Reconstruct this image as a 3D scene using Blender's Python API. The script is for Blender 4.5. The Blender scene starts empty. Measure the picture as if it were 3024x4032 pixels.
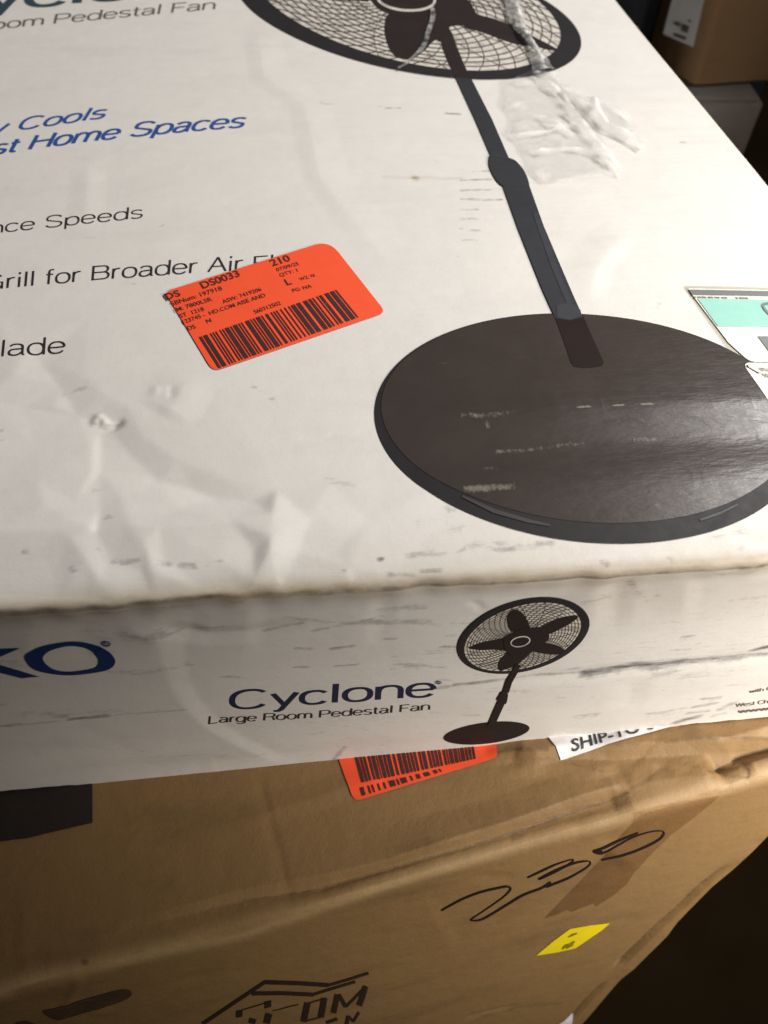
import bpy, bmesh, math, random
import numpy as np
from mathutils import Vector, Matrix

random.seed(7)
rng = np.random.default_rng(7)
SC = bpy.context.scene
COL = SC.collection

# ----------------------------------------------------------------------------
# camera (the carton frame: X along its front top edge, Y towards its far side, Z up)
# ----------------------------------------------------------------------------
FPX, CX, CY = 3028.0, 1512.0, 2016.0
M = np.array([[0.99593134, -0.05582318, 0.07074281],
              [-0.08751636, -0.7863246, 0.61158361],
              [0.02148628, -0.61528643, -0.78801075]])      # columns: camera right, down, forward
CAM = np.array([0.13055626, -0.16726266, 0.26396646])
cd = bpy.data.cameras.new('camera')
cam = bpy.data.objects.new('camera', cd)
COL.objects.link(cam)
cd.sensor_fit = 'VERTICAL'
cd.sensor_height = 36.0
cd.lens = 36.0 * FPX / 4032.0
cd.clip_start, cd.clip_end = 0.01, 60.0
mw = Matrix.Identity(4)
for i in range(3):
    mw[i][0], mw[i][1], mw[i][2], mw[i][3] = M[i, 0], -M[i, 1], -M[i, 2], CAM[i]
cam.matrix_world = mw
cd.dof.use_dof = True
cd.dof.focus_distance = 0.40
cd.dof.aperture_fstop = 9.0
SC.camera = cam

# world: the dim warm bounce of the store room
W = bpy.data.worlds.new('World')
SC.world = W
W.use_nodes = True
W.node_tree.nodes['Background'].inputs[0].default_value = (1.0, 0.88, 0.76, 1)
W.node_tree.nodes['Background'].inputs[1].default_value = 0.046


def lamp(name, loc, target, size, power, color, spread=math.pi):
    d = bpy.data.lights.new(name, 'AREA')
    d.shape = 'RECTANGLE'
    d.size, d.size_y = size
    d.energy = power
    d.color = color
    d.spread = spread
    o = bpy.data.objects.new(name, d)
    COL.objects.link(o)
    o.location = loc
    o.rotation_euler = (Vector(target) - Vector(loc)).to_track_quat('-Z', 'Y').to_euler()
    return o


# ceiling lamp beyond the cartons, to the right; an added weaker fill on the near right, its cone narrowed to dim the left
lamp('ceiling_lamp', (1.65, 1.05, 1.62), (0.2, 0.25, 0), (0.5, 0.25), 58, (1.0, 0.975, 0.95))
lamp('fill_lamp', (0.92, -0.46, 0.30), (0.58, 0.02, -0.10), (0.2, 0.2), 3.6, (1.0, 0.93, 0.85), math.radians(66))

SC.view_settings.view_transform = 'Standard'
SC.view_settings.look = 'None'
SC.view_settings.gamma = 1.0
SC.view_settings.use_curve_mapping = False
SC.view_settings.exposure = 0.0
SC.render.engine = 'CYCLES'
SC.cycles.max_bounces = 8
SC.cycles.transparent_max_bounces = 12


# ----------------------------------------------------------------------------
# helpers
# ----------------------------------------------------------------------------
def ray(px):
    p = np.atleast_2d(np.asarray(px, float))
    d = np.stack([(p[:, 0] - CX) / FPX, (p[:, 1] - CY) / FPX, np.ones(len(p))], 1)
    return d @ M.T


def hit(px, n, d):
    q = ray(px)
    t = (d - n @ CAM) / (q @ n)
    return CAM + q * t[:, None]


def seg_dist(P, line):
    """distance of 2D points to a polyline, and the signed side (+ = left of its direction)"""
    best = np.full(len(P), 1e9)
    side = np.zeros(len(P))
    par = np.zeros(len(P))
    n = len(line) - 1
    for i in range(n):
        a, b = line[i], line[i + 1]
        ab = b - a
        L2 = max(ab @ ab, 1e-12)
        t = np.clip(((P - a) @ ab) / L2, 0, 1)
        q = a + t[:, None] * ab
        d = np.linalg.norm(P - q, axis=1)
        m = d < best
        best[m] = d[m]
        side[m] = np.sign(ab[0] * (P[m, 1] - a[1]) - ab[1] * (P[m, 0] - a[0]))
        par[m] = (i + t[m]) / n
    return best, side, par


def sstep(x, a, b):
    t = np.clip((x - a) / (b - a), 0, 1)
    return t * t * (3 - 2 * t)


class Waves:
    def __init__(self, n, lo, hi, seed, ax=1.0, ay=1.0):
        r = np.random.default_rng(seed)
        w = r.uniform(lo, hi, n)
        a = r.uniform(0, 2 * np.pi, n)
        self.k = np.stack([w * np.cos(a) * ax, w * np.sin(a) * ay], 1)
        self.p = r.uniform(0, 6.28, n)
        self.n = n

    def __call__(self, P):
        return np.sin(P @ self.k.T + self.p).sum(1) / math.sqrt(self.n)


class Surf:
    """A developed sheet: 2D plane coordinates, a height above the plane, and where that lies in the room."""
    def __init__(self, o, u, v):
        self.o, self.u, self.v = (np.asarray(q, float) for q in (o, u, v))
        self.n = np.cross(self.u, self.v)
        self.n /= np.linalg.norm(self.n)
        self.d = self.n @ self.o
        self.creases = []
        self.waves = []
        self.facets = None
        self.guv = np.array([[self.u @ self.u, self.u @ self.v], [self.u @ self.v, self.v @ self.v]])

    def plane(self, px):
        q = hit(px, self.n, self.d) - self.o
        r = np.stack([q @ self.u, q @ self.v], 1)
        return r @ np.linalg.inv(self.guv)

    def crease(self, px, amp, wl, wr, fade=(0.15, 0.15), soft=0.0):
        self.creases.append((self.plane(px), amp, wl, wr, fade, soft))

    def set_facets(self, pts, lines, k=0.001):
        """crushed board: control points (pixel x, pixel y, height in mm) and the fold lines between them"""
        from mathutils.geometry import delaunay_2d_cdt
        names = list(pts)
        C = self.plane([pts[n][:2] for n in names])
        H = np.array([pts[n][2] for n in names]) * k
        idx = {n: i for i, n in enumerate(names)}
        E = [(idx[a], idx[b]) for L in lines for a, b in zip(L.split(), L.split()[1:])]
        vo, eo, fo, vs, _, _ = delaunay_2d_cdt([Vector(c) for c in C], E, [], 0, 1e-6)
        HH = [H[o[0]] if o else 0.0 for o in vs]
        self.facets = ([tuple(v) for v in vo], HH, fo)

    def facet_height(self, P):
        C, H, T = self.facets
        h = np.zeros(len(P))
        x, y = P[:, 0], P[:, 1]
        for i, j, k in T:
            (x0, y0), (x1, y1), (x2, y2) = C[i], C[j], C[k]
            det = (y1 - y2) * (x0 - x2) + (x2 - x1) * (y0 - y2)
            if abs(det) < 1e-12:
                continue
            a = ((y1 - y2) * (x - x2) + (x2 - x1) * (y - y2)) / det
            b = ((y2 - y0) * (x - x2) + (x0 - x2) * (y - y2)) / det
            m = (a >= -1e-9) & (b >= -1e-9) & (a + b <= 1 + 1e-9)
            h[m] = (a * H[i] + b * H[j] + (1 - a - b) * H[k])[m]
        return h

    def height(self, P):
        P = np.asarray(P, float)
        h = np.zeros(len(P))
        for f, a in self.waves:
            h += f(P) * a
        if self.facets is not None:
            base = self.facet_height(P)
            ring = sum(self.facet_height(P + r * np.array([math.cos(q), math.sin(q)])) for r, q in
                       [(.0030, i * math.pi / 3) for i in range(6)] + [(.0015, .5 + i * math.pi / 3) for i in range(6)]) / 12
            h += 0.5 * base + 0.5 * ring
        for line, amp, wl, wr, fade, soft in self.creases:
            d, s, t = seg_dist(P, line)
            w = np.where(s >= 0, wl, wr)
            k = np.clip(1 - d / w, 0, 1)
            if soft:
                k = k * k * (3 - 2 * k) * soft + k * (1 - soft)
            e = np.ones(len(P))
            if fade[0] > 0:
                e = np.minimum(e, np.clip(t / fade[0], 0, 1) * 0.9 + 0.1)
            if fade[1] > 0:
                e = np.minimum(e, np.clip((1 - t) / fade[1], 0, 1) * 0.9 + 0.1)
            h += amp * k * e
        return h

    def at(self, P, off=0.0):
        P = np.asarray(P, float)
        h = self.height(P) + off
        return self.o + P[:, :1] * self.u + P[:, 1:2] * self.v + h[:, None] * self.n


def mesh_obj(name, verts, faces, mat, parent=None, smooth=True, attrs=None):
    me = bpy.data.meshes.new(name)
    me.from_pydata([tuple(map(float, v)) for v in verts], [], [tuple(int(i) for i in f) for f in faces])
    if smooth:
        me.polygons.foreach_set('use_smooth', [True] * len(me.polygons))
    for k, a in (attrs or {}).items():
        at = me.attributes.new(k, 'FLOAT', 'POINT')
        at.data.foreach_set('value', np.asarray(a, np.float32))
    me.materials.append(mat)
    me.update()
    o = bpy.data.objects.new(name, me)
    COL.objects.link(o)
    if parent is not None:
        o.parent = parent
        o.location = -world_loc(parent)
    return o


def world_loc(o):
    v = Vector(o.location)
    while o.parent is not None:
        o = o.parent
        v = v + Vector(o.location)
    return v


def thing(name, loc, label, cat, group=None):
    o = bpy.data.objects.new(name, None)
    COL.objects.link(o)
    o.empty_display_size = 0.05
    o.location = loc
    o['label'] = label
    o['category'] = cat
    if group:
        o['group'] = group
    return o


def grid_faces(nr, nc):
    i = np.arange(nr - 1)[:, None] * nc + np.arange(nc - 1)[None, :]
    i = i.ravel()
    return np.stack([i, i + 1, i + nc + 1, i + nc], 1)


# ---- printing and stickers: flat shapes laid on a sheet -------------------------------
def bm_on(surf, bm, off, step):
    """cut a flat 2D bmesh along a grid so it can follow the sheet, then lay it on it"""
    xs = [v.co.x for v in bm.verts]
    ys = [v.co.y for v in bm.verts]
    for ax, lo, hi in ((0, min(xs), max(xs)), (1, min(ys), max(ys))):
        k = math.ceil(lo / step)
        while k * step < hi:
            co = (k * step, 0, 0) if ax == 0 else (0, k * step, 0)
            no = (1, 0, 0) if ax == 0 else (0, 1, 0)
            bmesh.ops.bisect_plane(bm, geom=bm.verts[:] + bm.edges[:] + bm.faces[:], dist=1e-7,
                                   plane_co=co, plane_no=no)
            k += 1
    bm.verts.ensure_lookup_table()
    P = np.array([(v.co.x, v.co.y) for v in bm.verts])
    Q = surf.at(P, off + np.array([v.co.z for v in bm.verts]))
    for v, q in zip(bm.verts, Q):
        v.co = q
    bmesh.ops.recalc_face_normals(bm, faces=bm.faces[:])
    if bm.faces:
        s = sum((f.normal * f.calc_area() for f in bm.faces), Vector())
        if s.dot(Vector(surf.n)) < 0:
            bmesh.ops.reverse_faces(bm, faces=bm.faces[:])


def bm_obj(name, bm, mat, parent):
    me = bpy.data.meshes.new(name)
    bm.to_mesh(me)
    bm.free()
    me.polygons.foreach_set('use_smooth', [True] * len(me.polygons))
    me.materials.append(mat)
    o = bpy.data.objects.new(name, me)
    COL.objects.link(o)
    o.parent = parent
    o.location = -world_loc(parent)
    return o


def add_poly(bm, P):
    vs = [bm.verts.new((p[0], p[1], 0)) for p in P]
    try:
        f = bm.faces.new(vs)
        bmesh.ops.triangulate(bm, faces=[f])
    except ValueError:
        pass


def add_strip(bm, A, B, n=1, close=False):
    A, B = np.asarray(A), np.asarray(B)
    rows = [[bm.verts.new((*((1 - k / n) * A[i] + k / n * B[i]), 0)) for k in range(n + 1)] for i in range(len(A))]
    m = len(A) if close else len(A) - 1
    for i in range(m):
        r0, r1 = rows[i], rows[(i + 1) % len(A)]
        for k in range(n):
            bm.faces.new((r0[k], r1[k], r1[k + 1], r0[k + 1]))


def add_stroke(bm, surf, px, w, closed=False):
    """a pen or print stroke of width w (photo pixels) along a pixel polyline"""
    P = np.asarray(px, float)
    w = np.broadcast_to(np.asarray(w, float), (len(P),))
    T = np.gradient(P, axis=0) if not closed else np.roll(P, -1, 0) - np.roll(P, 1, 0)
    T /= np.linalg.norm(T, axis=1)[:, None] + 1e-9
    N = np.stack([-T[:, 1], T[:, 0]], 1)
    add_strip(bm, surf.plane(P + N * w[:, None] / 2), surf.plane(P - N * w[:, None] / 2), 1, closed)


def smooth_line(px, n=8):
    """Catmull-Rom through the points"""
    P = np.asarray(px, float)
    Q = np.vstack([2 * P[0] - P[1], P, 2 * P[-1] - P[-2]])
    out = []
    for i in range(1, len(Q) - 2):
        a, b, c, d = Q[i - 1:i + 3]
        for t in np.linspace(0, 1, n, endpoint=False):
            out.append(0.5 * (2 * b + (c - a) * t + (2 * a - 5 * b + 4 * c - d) * t * t + (3 * b - a - 3 * c + d) * t ** 3))
    out.append(P[-1])
    return np.array(out)


def smooth_loop(px, n=6):
    P = np.asarray(px, float)
    out = []
    m = len(P)
    for i in range(m):
        a, b, c, d = P[(i - 1) % m], P[i], P[(i + 1) % m], P[(i + 2) % m]
        for t in np.linspace(0, 1, n, endpoint=False):
            out.append(0.5 * (2 * b + (c - a) * t + (2 * a - 5 * b + 4 * c - d) * t * t + (3 * b - a - 3 * c + d) * t ** 3))
    return np.array(out)


def round_corners(P, r, n=6):
    P = np.asarray(P, float)
    out = []
    m = len(P)
    for i in range(m):
        a, b, c = P[i - 1], P[i], P[(i + 1) % m]
        u = (a - b) / np.linalg.norm(a - b)
        v = (c - b) / np.linalg.norm(c - b)
        rr = r[i] if hasattr(r, '__len__') else r
        if rr <= 0:
            out.append(b)
            continue
        p, q = b + u * rr, b + v * rr
        for t in np.linspace(0, 1, n):
            out.append((1 - t) ** 2 * p + 2 * t * (1 - t) * b + t * t * q)
    return np.array(out)


def fit_ellipse(px):
    P = np.asarray(px, float)
    c0 = P.mean(0)
    s = P.std()
    x, y = ((P - c0) / s).T
    A = np.stack([x * x, x * y, y * y, x, y], 1)
    a, b, c, d, e = np.linalg.lstsq(A, np.ones(len(x)), rcond=None)[0]
    K = np.array([[a, b / 2], [b / 2, c]])
    ctr = np.linalg.solve(2 * K, -np.array([d, e]))
    f = 1 + ctr @ K @ ctr
    w, V = np.linalg.eigh(K / f)
    ax = V / np.sqrt(w)
    # keep a stable frame: first axis along +x
    i = np.argmax(np.abs(ax[0]))
    p, q = ax[:, i], ax[:, 1 - i]
    if p[0] < 0:
        p = -p
    if q[1] < 0:
        q = -q
    return ctr * s + c0, p * s, q * s


def ell(E, n=140, k=1.0):
    c, p, q = E
    t = np.linspace(0, 2 * np.pi, n, endpoint=False)
    return c + k * (np.cos(t)[:, None] * p + np.sin(t)[:, None] * q)


FONT_CACHE = {}


def text_mesh(s, offset, shear):
    key = (s, offset, shear)
    if key in FONT_CACHE:
        return FONT_CACHE[key]
    cu = bpy.data.curves.new('t', 'FONT')
    cu.body = s
    cu.size = 1.0
    cu.resolution_u = 3
    cu.offset = offset
    cu.shear = shear
    cu.fill_mode = 'FRONT'
    o = bpy.data.objects.new('t', cu)
    COL.objects.link(o)
    bpy.context.view_layer.update()
    dg = bpy.context.evaluated_depsgraph_get()
    me = bpy.data.meshes.new_from_object(o.evaluated_get(dg))
    V = np.array([v.co[:2] for v in me.vertices])
    F = [tuple(p.vertices) for p in me.polygons]
    bpy.data.meshes.remove(me)
    bpy.data.objects.remove(o)
    bpy.data.curves.remove(cu)
    FONT_CACHE[key] = (V, F)
    return V, F


def add_text(bm, surf, s, p0, p1, up, sag=0.0, offset=-0.006, shear=0.0):
    """text whose ink runs from p0 to p1 (photo pixels, baseline) and whose tallest letter is `up` high"""
    V, F = text_mesh(s, offset, shear)
    x0, x1 = V[:, 0].min(), V[:, 0].max()
    top = V[:, 1].max()
    t = (V[:, 0] - x0) / (x1 - x0)
    h = V[:, 1] / top
    p0, p1, up = (np.asarray(q, float) for q in (p0, p1, up))
    P = p0 + t[:, None] * (p1 - p0) + h[:, None] * up
    P[:, 1] += sag * 4 * t * (1 - t)
    Q = surf.plane(P)
    vs = [bm.verts.new((q[0], q[1], 0)) for q in Q]
    for f in F:
        try:
            bm.faces.new([vs[i] for i in f])
        except ValueError:
            pass


# ---- wide grotesque letters as pen strokes (cap height 1) ---------------------------------
def arc(cx, cy, rx, ry, a0, a1, n=22):
    t = np.radians(np.linspace(a0, a1, n))
    c, s_ = np.cos(t), np.sin(t)
    e = 0.86
    return [(cx + rx * math.copysign(abs(u) ** e, u), cy + ry * math.copysign(abs(v) ** e, v)) for u, v in zip(c, s_)]


def glyph(ch):
    X = 0.70
    bowl = lambda cx, w: arc(cx, .35, w, .35, 0, 360, 40)
    G = {
        'o': (.92, [bowl(.46, .39)]),
        'c': (.86, [arc(.46, .35, .39, .35, 38, 322, 34)]),
        'e': (.92, [[(.09, .37), (.84, .37)], [(.84, .37)] + arc(.46, .35, .385, .35, 12, 325, 36)]),
        'd': (.95, [bowl(.45, .38), [(.85, 0), (.85, 1.02)]]),
        'p': (.95, [bowl(.50, .38), [(.10, -.28), (.10, .70)]]),
        'g': (.95, [bowl(.45, .38), [(.85, .70), (.85, -.05)] + arc(.46, -.04, .39, .24, -8, -150, 14)]),
        'a': (.88, [arc(.42, .50, .32, .20, 160, 0, 14) + [(.745, .40), (.745, .12), (.78, .02), (.86, .02)], [(.74, .42), (.60, .39)] + arc(.36, .19, .28, .19, 85, 290, 16) + [(.60, .07), (.745, .22)]]),
        'n': (.88, [[(.10, 0), (.10, .70)], [(.10, .40)] + arc(.45, .42, .34, .28, 165, 0, 16) + [(.79, 0)]]),
        'h': (.88, [[(.10, 0), (.10, 1.02)], [(.10, .40)] + arc(.45, .42, .34, .28, 165, 0, 16) + [(.79, 0)]]),
        'm': (1.40, [[(.10, 0), (.10, .70)], [(.10, .40)] + arc(.40, .42, .30, .28, 165, 0, 14) + [(.70, 0)], [(.70, .40)] + arc(1.0, .42, .30, .28, 165, 0, 14) + [(1.30, 0)]]),
        'r': (.54, [[(.10, 0), (.10, .70)], [(.10, .38)] + arc(.40, .40, .29, .29, 165, 80, 9) + [(.50, .685)]]),
        'l': (.32, [[(.16, 0), (.16, 1.02)]]),
        'i': (.32, [[(.16, 0), (.16, .70)], [(.16, .89), (.16, 1.02)]]),
        't': (.52, [[(.22, .92), (.22, .16)] + arc(.36, .14, .14, .13, 180, 280, 8) + [(.48, .02)], [(.03, .67), (.47, .67)]]),
        'f': (.50, [[(.20, 0), (.20, .82)] + arc(.34, .84, .14, .15, 180, 80, 8) + [(.48, .99)], [(.03, .67), (.45, .67)]]),
        's': (.80, [arc(.40, .52, .31, .18, 25, 180, 12) + [(.12, .44), (.40, .36), (.66, .29)] + arc(.40, .19, .32, .19, 20, -160, 14)]),
        'y': (.80, [[(.04, .70), (.41, .04)], [(.77, .70), (.42, .02), (.33, -.17), (.24, -.25), (.10, -.25)]]),
        'w': (1.14, [[(.03, .70), (.30, 0)], [(.30, 0), (.57, .68)], [(.57, .68), (.84, 0)], [(.84, 0), (1.11, .70)]]),
        'C': (1.22, [arc(.62, .5, .54, .5, 40, 322, 38)]),
        'G': (1.28, [arc(.62, .5, .54, .5, 42, 330, 38), [(1.12, 0), (1.12, .46), (.66, .46)]]),
        'S': (1.10, [arc(.54, .74, .43, .26, 18, 195, 16) + [(.16, .60), (.54, .50), (.92, .40)] + arc(.54, .26, .46, .26, 20, -165, 18)]),
        'L': (.94, [[(.10, 1), (.10, 0)], [(.06, .045), (.92, .045)]]),
        'F': (.94, [[(.10, 0), (.10, 1)], [(.06, .955), (.90, .955)], [(.10, .50), (.82, .50)]]),
        'P': (1.06, [[(.10, 0), (.10, 1)], [(.06, .955), (.66, .955)] + arc(.66, .70, .33, .255, 90, -90, 14) + [(.10, .445)]]),
        'R': (1.12, [[(.10, 0), (.10, 1)], [(.06, .955), (.70, .955)] + arc(.70, .72, .32, .235, 90, -90, 14) + [(.10, .485)], [(.70, .47), (.94, .36), (.98, .12), (1.04, 0)]]),
        'B': (1.12, [[(.10, 0), (.10, 1)], [(.06, .955), (.66, .955)] + arc(.66, .74, .30, .215, 90, -90, 12) + [(.10, .525)], [(.66, .525)] + arc(.68, .285, .34, .24, 90, -90, 14) + [(.06, .045)]]),
        'H': (1.16, [[(.10, 0), (.10, 1)], [(1.04, 0), (1.04, 1)], [(.10, .53), (1.04, .53)]]),
        'A': (1.08, [[(.03, 0), (.54, 1)], [(.54, 1), (1.05, 0)], [(.24, .36), (.84, .36)]]),
        'W': (1.60, [[(.03, 1), (.42, 0)], [(.42, 0), (.80, 1)], [(.80, 1), (1.18, 0)], [(1.18, 0), (1.57, 1)]]),
        '.': (.34, [[(.17, 0), (.17, .13)]]),
        ' ': (.46, []),
    }
    return G[ch]


def add_wide(bm, surf, text, p0, p1, up, weight=0.10, shear=0.0, sag=0.0, asc=True):
    """stroke lettering: ink from p0 to p1 along the baseline (photo pixels); `up` is the height of the tallest letter"""
    strokes, x = [], 0.0
    for ch in text:
        w, st = glyph(ch)
        strokes += [np.asarray(q_, float) + (x, 0) for q_ in st]
        x += w + 0.07
    allp = np.vstack(strokes)
    x0, x1, top = allp[:, 0].min(), allp[:, 0].max(), allp[:, 1].max()
    p0, p1, up = (np.asarray(q_, float) for q_ in (p0, p1, up))
    hm = np.linalg.norm(surf.plane([p0 + up])[0] - surf.plane([p0])[0]) / top
    for i, q_ in enumerate(strokes):
        if len(q_) == 2:
            q_ = q_[0] + np.linspace(0, 1, 4)[:, None] * (q_[1] - q_[0])
        t_ = (q_[:, 0] - x0 + shear * q_[:, 1]) / (x1 - x0)
        px = p0 + t_[:, None] * (p1 - p0) + (q_[:, 1] / top)[:, None] * up
        px[:, 1] += sag * 4 * t_ * (1 - t_)
        P = surf.plane(px)
        T = np.gradient(P, axis=0)
        T /= np.linalg.norm(T, axis=1)[:, None] + 1e-12
        # stems a little heavier than the level strokes
        w = weight * hm * (0.80 + 0.20 * np.abs(T[:, 1]))
        Nn = np.stack([-T[:, 1], T[:, 0]], 1) * w[:, None] / 2
        A, B = P + Nn, P - Nn
        rows = [(bm.verts.new((*a_, (i % 7) * 6e-6)), bm.verts.new((*b_, (i % 7) * 6e-6))) for a_, b_ in zip(A, B)]
        for r0, r1 in zip(rows, rows[1:]):
            bm.faces.new((r0[0], r1[0], r1[1], r0[1]))


def wide_obj(name, surf, items, mat, parent, off=0.0002, step=0.004):
    bm = bmesh.new()
    for it in items:
        add_wide(bm, surf, *it[:4], **(it[4] if len(it) > 4 else {}))
    bm_on(surf, bm, off, step)
    return bm_obj(name, bm, mat, parent)


def text_obj(name, surf, items, mat, parent, off=0.0004, step=0.006):
    bm = bmesh.new()
    for it in items:
        add_text(bm, surf, *it[:4], **(it[4] if len(it) > 4 else {}))
    bm_on(surf, bm, off, step)
    return bm_obj(name, bm, mat, parent)


def poly_obj(name, surf, loops, mat, parent, off=0.0003, step=0.005):
    bm = bmesh.new()
    for L in loops:
        add_poly(bm, surf.plane(L))
    bm_on(surf, bm, off, step)
    return bm_obj(name, bm, mat, parent)


def crop(pts, k, ox=0, oy=0):
    p = np.asarray(pts, float)
    return p * k + np.array([ox, oy])


# ----------------------------------------------------------------------------
# materials
# ----------------------------------------------------------------------------
def new_mat(name):
    m = bpy.data.materials.new(name)
    m.use_nodes = True
    nt = m.node_tree
    return m, nt, nt.nodes['Principled BSDF']


def N(nt, kind, **kw):
    n = nt.nodes.new(kind)
    for k, v in kw.items():
        setattr(n, k, v)
    return n


def coords(nt, scale):
    tc = N(nt, 'ShaderNodeTexCoord')
    mp = N(nt, 'ShaderNodeMapping')
    mp.inputs['Scale'].default_value = scale
    nt.links.new(tc.outputs['Object'], mp.inputs[0])
    return mp.outputs[0]


def noise(nt, vec, scale, detail=4, rough=0.6):
    n = N(nt, 'ShaderNodeTexNoise')
    n.inputs['Scale'].default_value = scale
    n.inputs['Detail'].default_value = detail
    n.inputs['Roughness'].default_value = rough
    nt.links.new(vec, n.inputs['Vector'])
    return n.outputs['Fac']


def ramp(nt, fac, p0, p1, c0=(0, 0, 0, 1), c1=(1, 1, 1, 1)):
    r = N(nt, 'ShaderNodeValToRGB')
    r.color_ramp.elements[0].position = p0
    r.color_ramp.elements[0].color = c0
    r.color_ramp.elements[1].position = p1
    r.color_ramp.elements[1].color = c1
    nt.links.new(fac, r.inputs[0])
    return r.outputs[0]


def math_n(nt, op, a, b=None, clamp=False):
    n = N(nt, 'ShaderNodeMath', operation=op)
    n.use_clamp = clamp
    for i, q in enumerate((a, b)):
        if q is None:
            continue
        if isinstance(q, (int, float)):
            n.inputs[i].default_value = q
        else:
            nt.links.new(q, n.inputs[i])
    return n.outputs[0]


def mix(nt, fac, a, b):
    n = N(nt, 'ShaderNodeMix', data_type='RGBA')
    n.clamp_factor = True
    for s, q in ((0, fac), (6, a), (7, b)):
        if isinstance(q, (int, float)):
            n.inputs[s].default_value = q
        elif isinstance(q, tuple):
            n.inputs[s].default_value = q
        else:
            nt.links.new(q, n.inputs[s])
    return n.outputs[2]


def board_mat(name, base, tan, scuff_shade, rough, flute_scale, bump, specks=0.06, rubs=0.16):
    """printed or kraft cardboard: fine fibre mottling, flute lines, and wear and painted fold shade read from the sheet's grime / tan maps"""
    m, nt, b = new_mat(name)
    iso = coords(nt, (1, 1, 1))
    lng = coords(nt, flute_scale)
    mott = noise(nt, iso, 26, 5)
    fine = noise(nt, iso, 900, 2)
    flut = noise(nt, lng, 1.0, 3, 0.55)
    c = mix(nt, math_n(nt, 'MULTIPLY', ramp(nt, mott, 0.3, 0.75), 0.35), base, tuple(x * 0.86 for x in base[:3]) + (1,))
    c = mix(nt, math_n(nt, 'MULTIPLY', ramp(nt, flut, 0.45, 0.7), 0.07), c, tuple(x * 0.8 for x in base[:3]) + (1,))
    spk = ramp(nt, noise(nt, coords(nt, (700, 1500, 1500)), 1.0, 2, 0.5), 0.60, 0.72)
    c = mix(nt, math_n(nt, 'MULTIPLY', spk, specks), c, tuple(x * 0.55 for x in base[:3]) + (1,))
    rub = ramp(nt, noise(nt, coords(nt, (9, 30, 30)), 1.0, 5, 0.62), 0.52, 0.78)
    c = mix(nt, math_n(nt, 'MULTIPLY', rub, rubs), c, tuple(x * 0.55 for x in base[:3]) + (1,))
    ga = N(nt, 'ShaderNodeAttribute', attribute_name='grime_shade')
    ta = N(nt, 'ShaderNodeAttribute', attribute_name='tan')
    sn = noise(nt, coords(nt, (95, 330, 330)), 1.0, 6, 0.72)
    sp = noise(nt, iso, 420, 3, 0.7)
    tn = noise(nt, coords(nt, (60, 200, 200)), 1.0, 5, 0.7)
    tf = math_n(nt, 'MULTIPLY', ta.outputs['Fac'], math_n(nt, 'ADD', 0.45, tn), True)
    c = mix(nt, tf, c, tan)
    s1 = math_n(nt, 'SUBTRACT', math_n(nt, 'ADD', math_n(nt, 'MULTIPLY', sn, 0.75), math_n(nt, 'MULTIPLY', sp, 0.25)), 0.72)
    s1 = math_n(nt, 'ADD', s1, math_n(nt, 'MULTIPLY', ga.outputs['Fac'], 0.60))
    s1 = math_n(nt, 'MULTIPLY', s1, 2.4, True)
    c = mix(nt, math_n(nt, 'MULTIPLY', s1, 0.85), c, scuff_shade)
    nt.links.new(c, b.inputs['Base Color'])
    r = math_n(nt, 'ADD', rough, math_n(nt, 'MULTIPLY', ramp(nt, noise(nt, iso, 90, 4), 0.35, 0.7), 0.14))
    nt.links.new(r, b.inputs['Roughness'])
    bp = N(nt, 'ShaderNodeBump')
    bp.inputs['Strength'].default_value = 1.0
    bp.inputs['Distance'].default_value = bump
    hgt = math_n(nt, 'ADD', math_n(nt, 'MULTIPLY', flut, 0.45), math_n(nt, 'MULTIPLY', fine, 0.25))
    hgt = math_n(nt, 'ADD', hgt, math_n(nt, 'MULTIPLY', noise(nt, iso, 60, 3), 1.2))
    nt.links.new(hgt, bp.inputs['Height'])
    nt.links.new(bp.outputs[0], b.inputs['Normal'])
    return m


def ink_mat(name, col, rough=0.42, wear=0.35, wear_col=(0.5, 0.46, 0.42, 1), scale=(120, 420, 420), thr=0.66, spec=0.5, relief=0.00012):
    m, nt, b = new_mat(name)
    b.inputs['Specular IOR Level'].default_value = spec
    iso = coords(nt, (1, 1, 1))
    w = ramp(nt, noise(nt, coords(nt, scale), 1.0, 5, 0.7), thr, thr + 0.12)
    mo = ramp(nt, noise(nt, iso, 45, 4), 0.3, 0.75)
    c = mix(nt, math_n(nt, 'MULTIPLY', mo, 0.35), col, tuple(min(1, x * 1.35 + 0.004) for x in col[:3]) + (1,))
    c = mix(nt, math_n(nt, 'MULTIPLY', w, wear), c, wear_col)
    nt.links.new(c, b.inputs['Base Color'])
    r = math_n(nt, 'ADD', rough - 0.05, math_n(nt, 'MULTIPLY', noise(nt, iso, 160, 4), 0.2))
    nt.links.new(r, b.inputs['Roughness'])
    bp = N(nt, 'ShaderNodeBump')
    bp.inputs['Distance'].default_value = relief
    bp.inputs['Strength'].default_value = 0.8
    nt.links.new(noise(nt, coords(nt, (60, 200, 200)), 1.0, 4), bp.inputs['Height'])
    nt.links.new(bp.outputs[0], b.inputs['Normal'])
    return m


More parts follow.
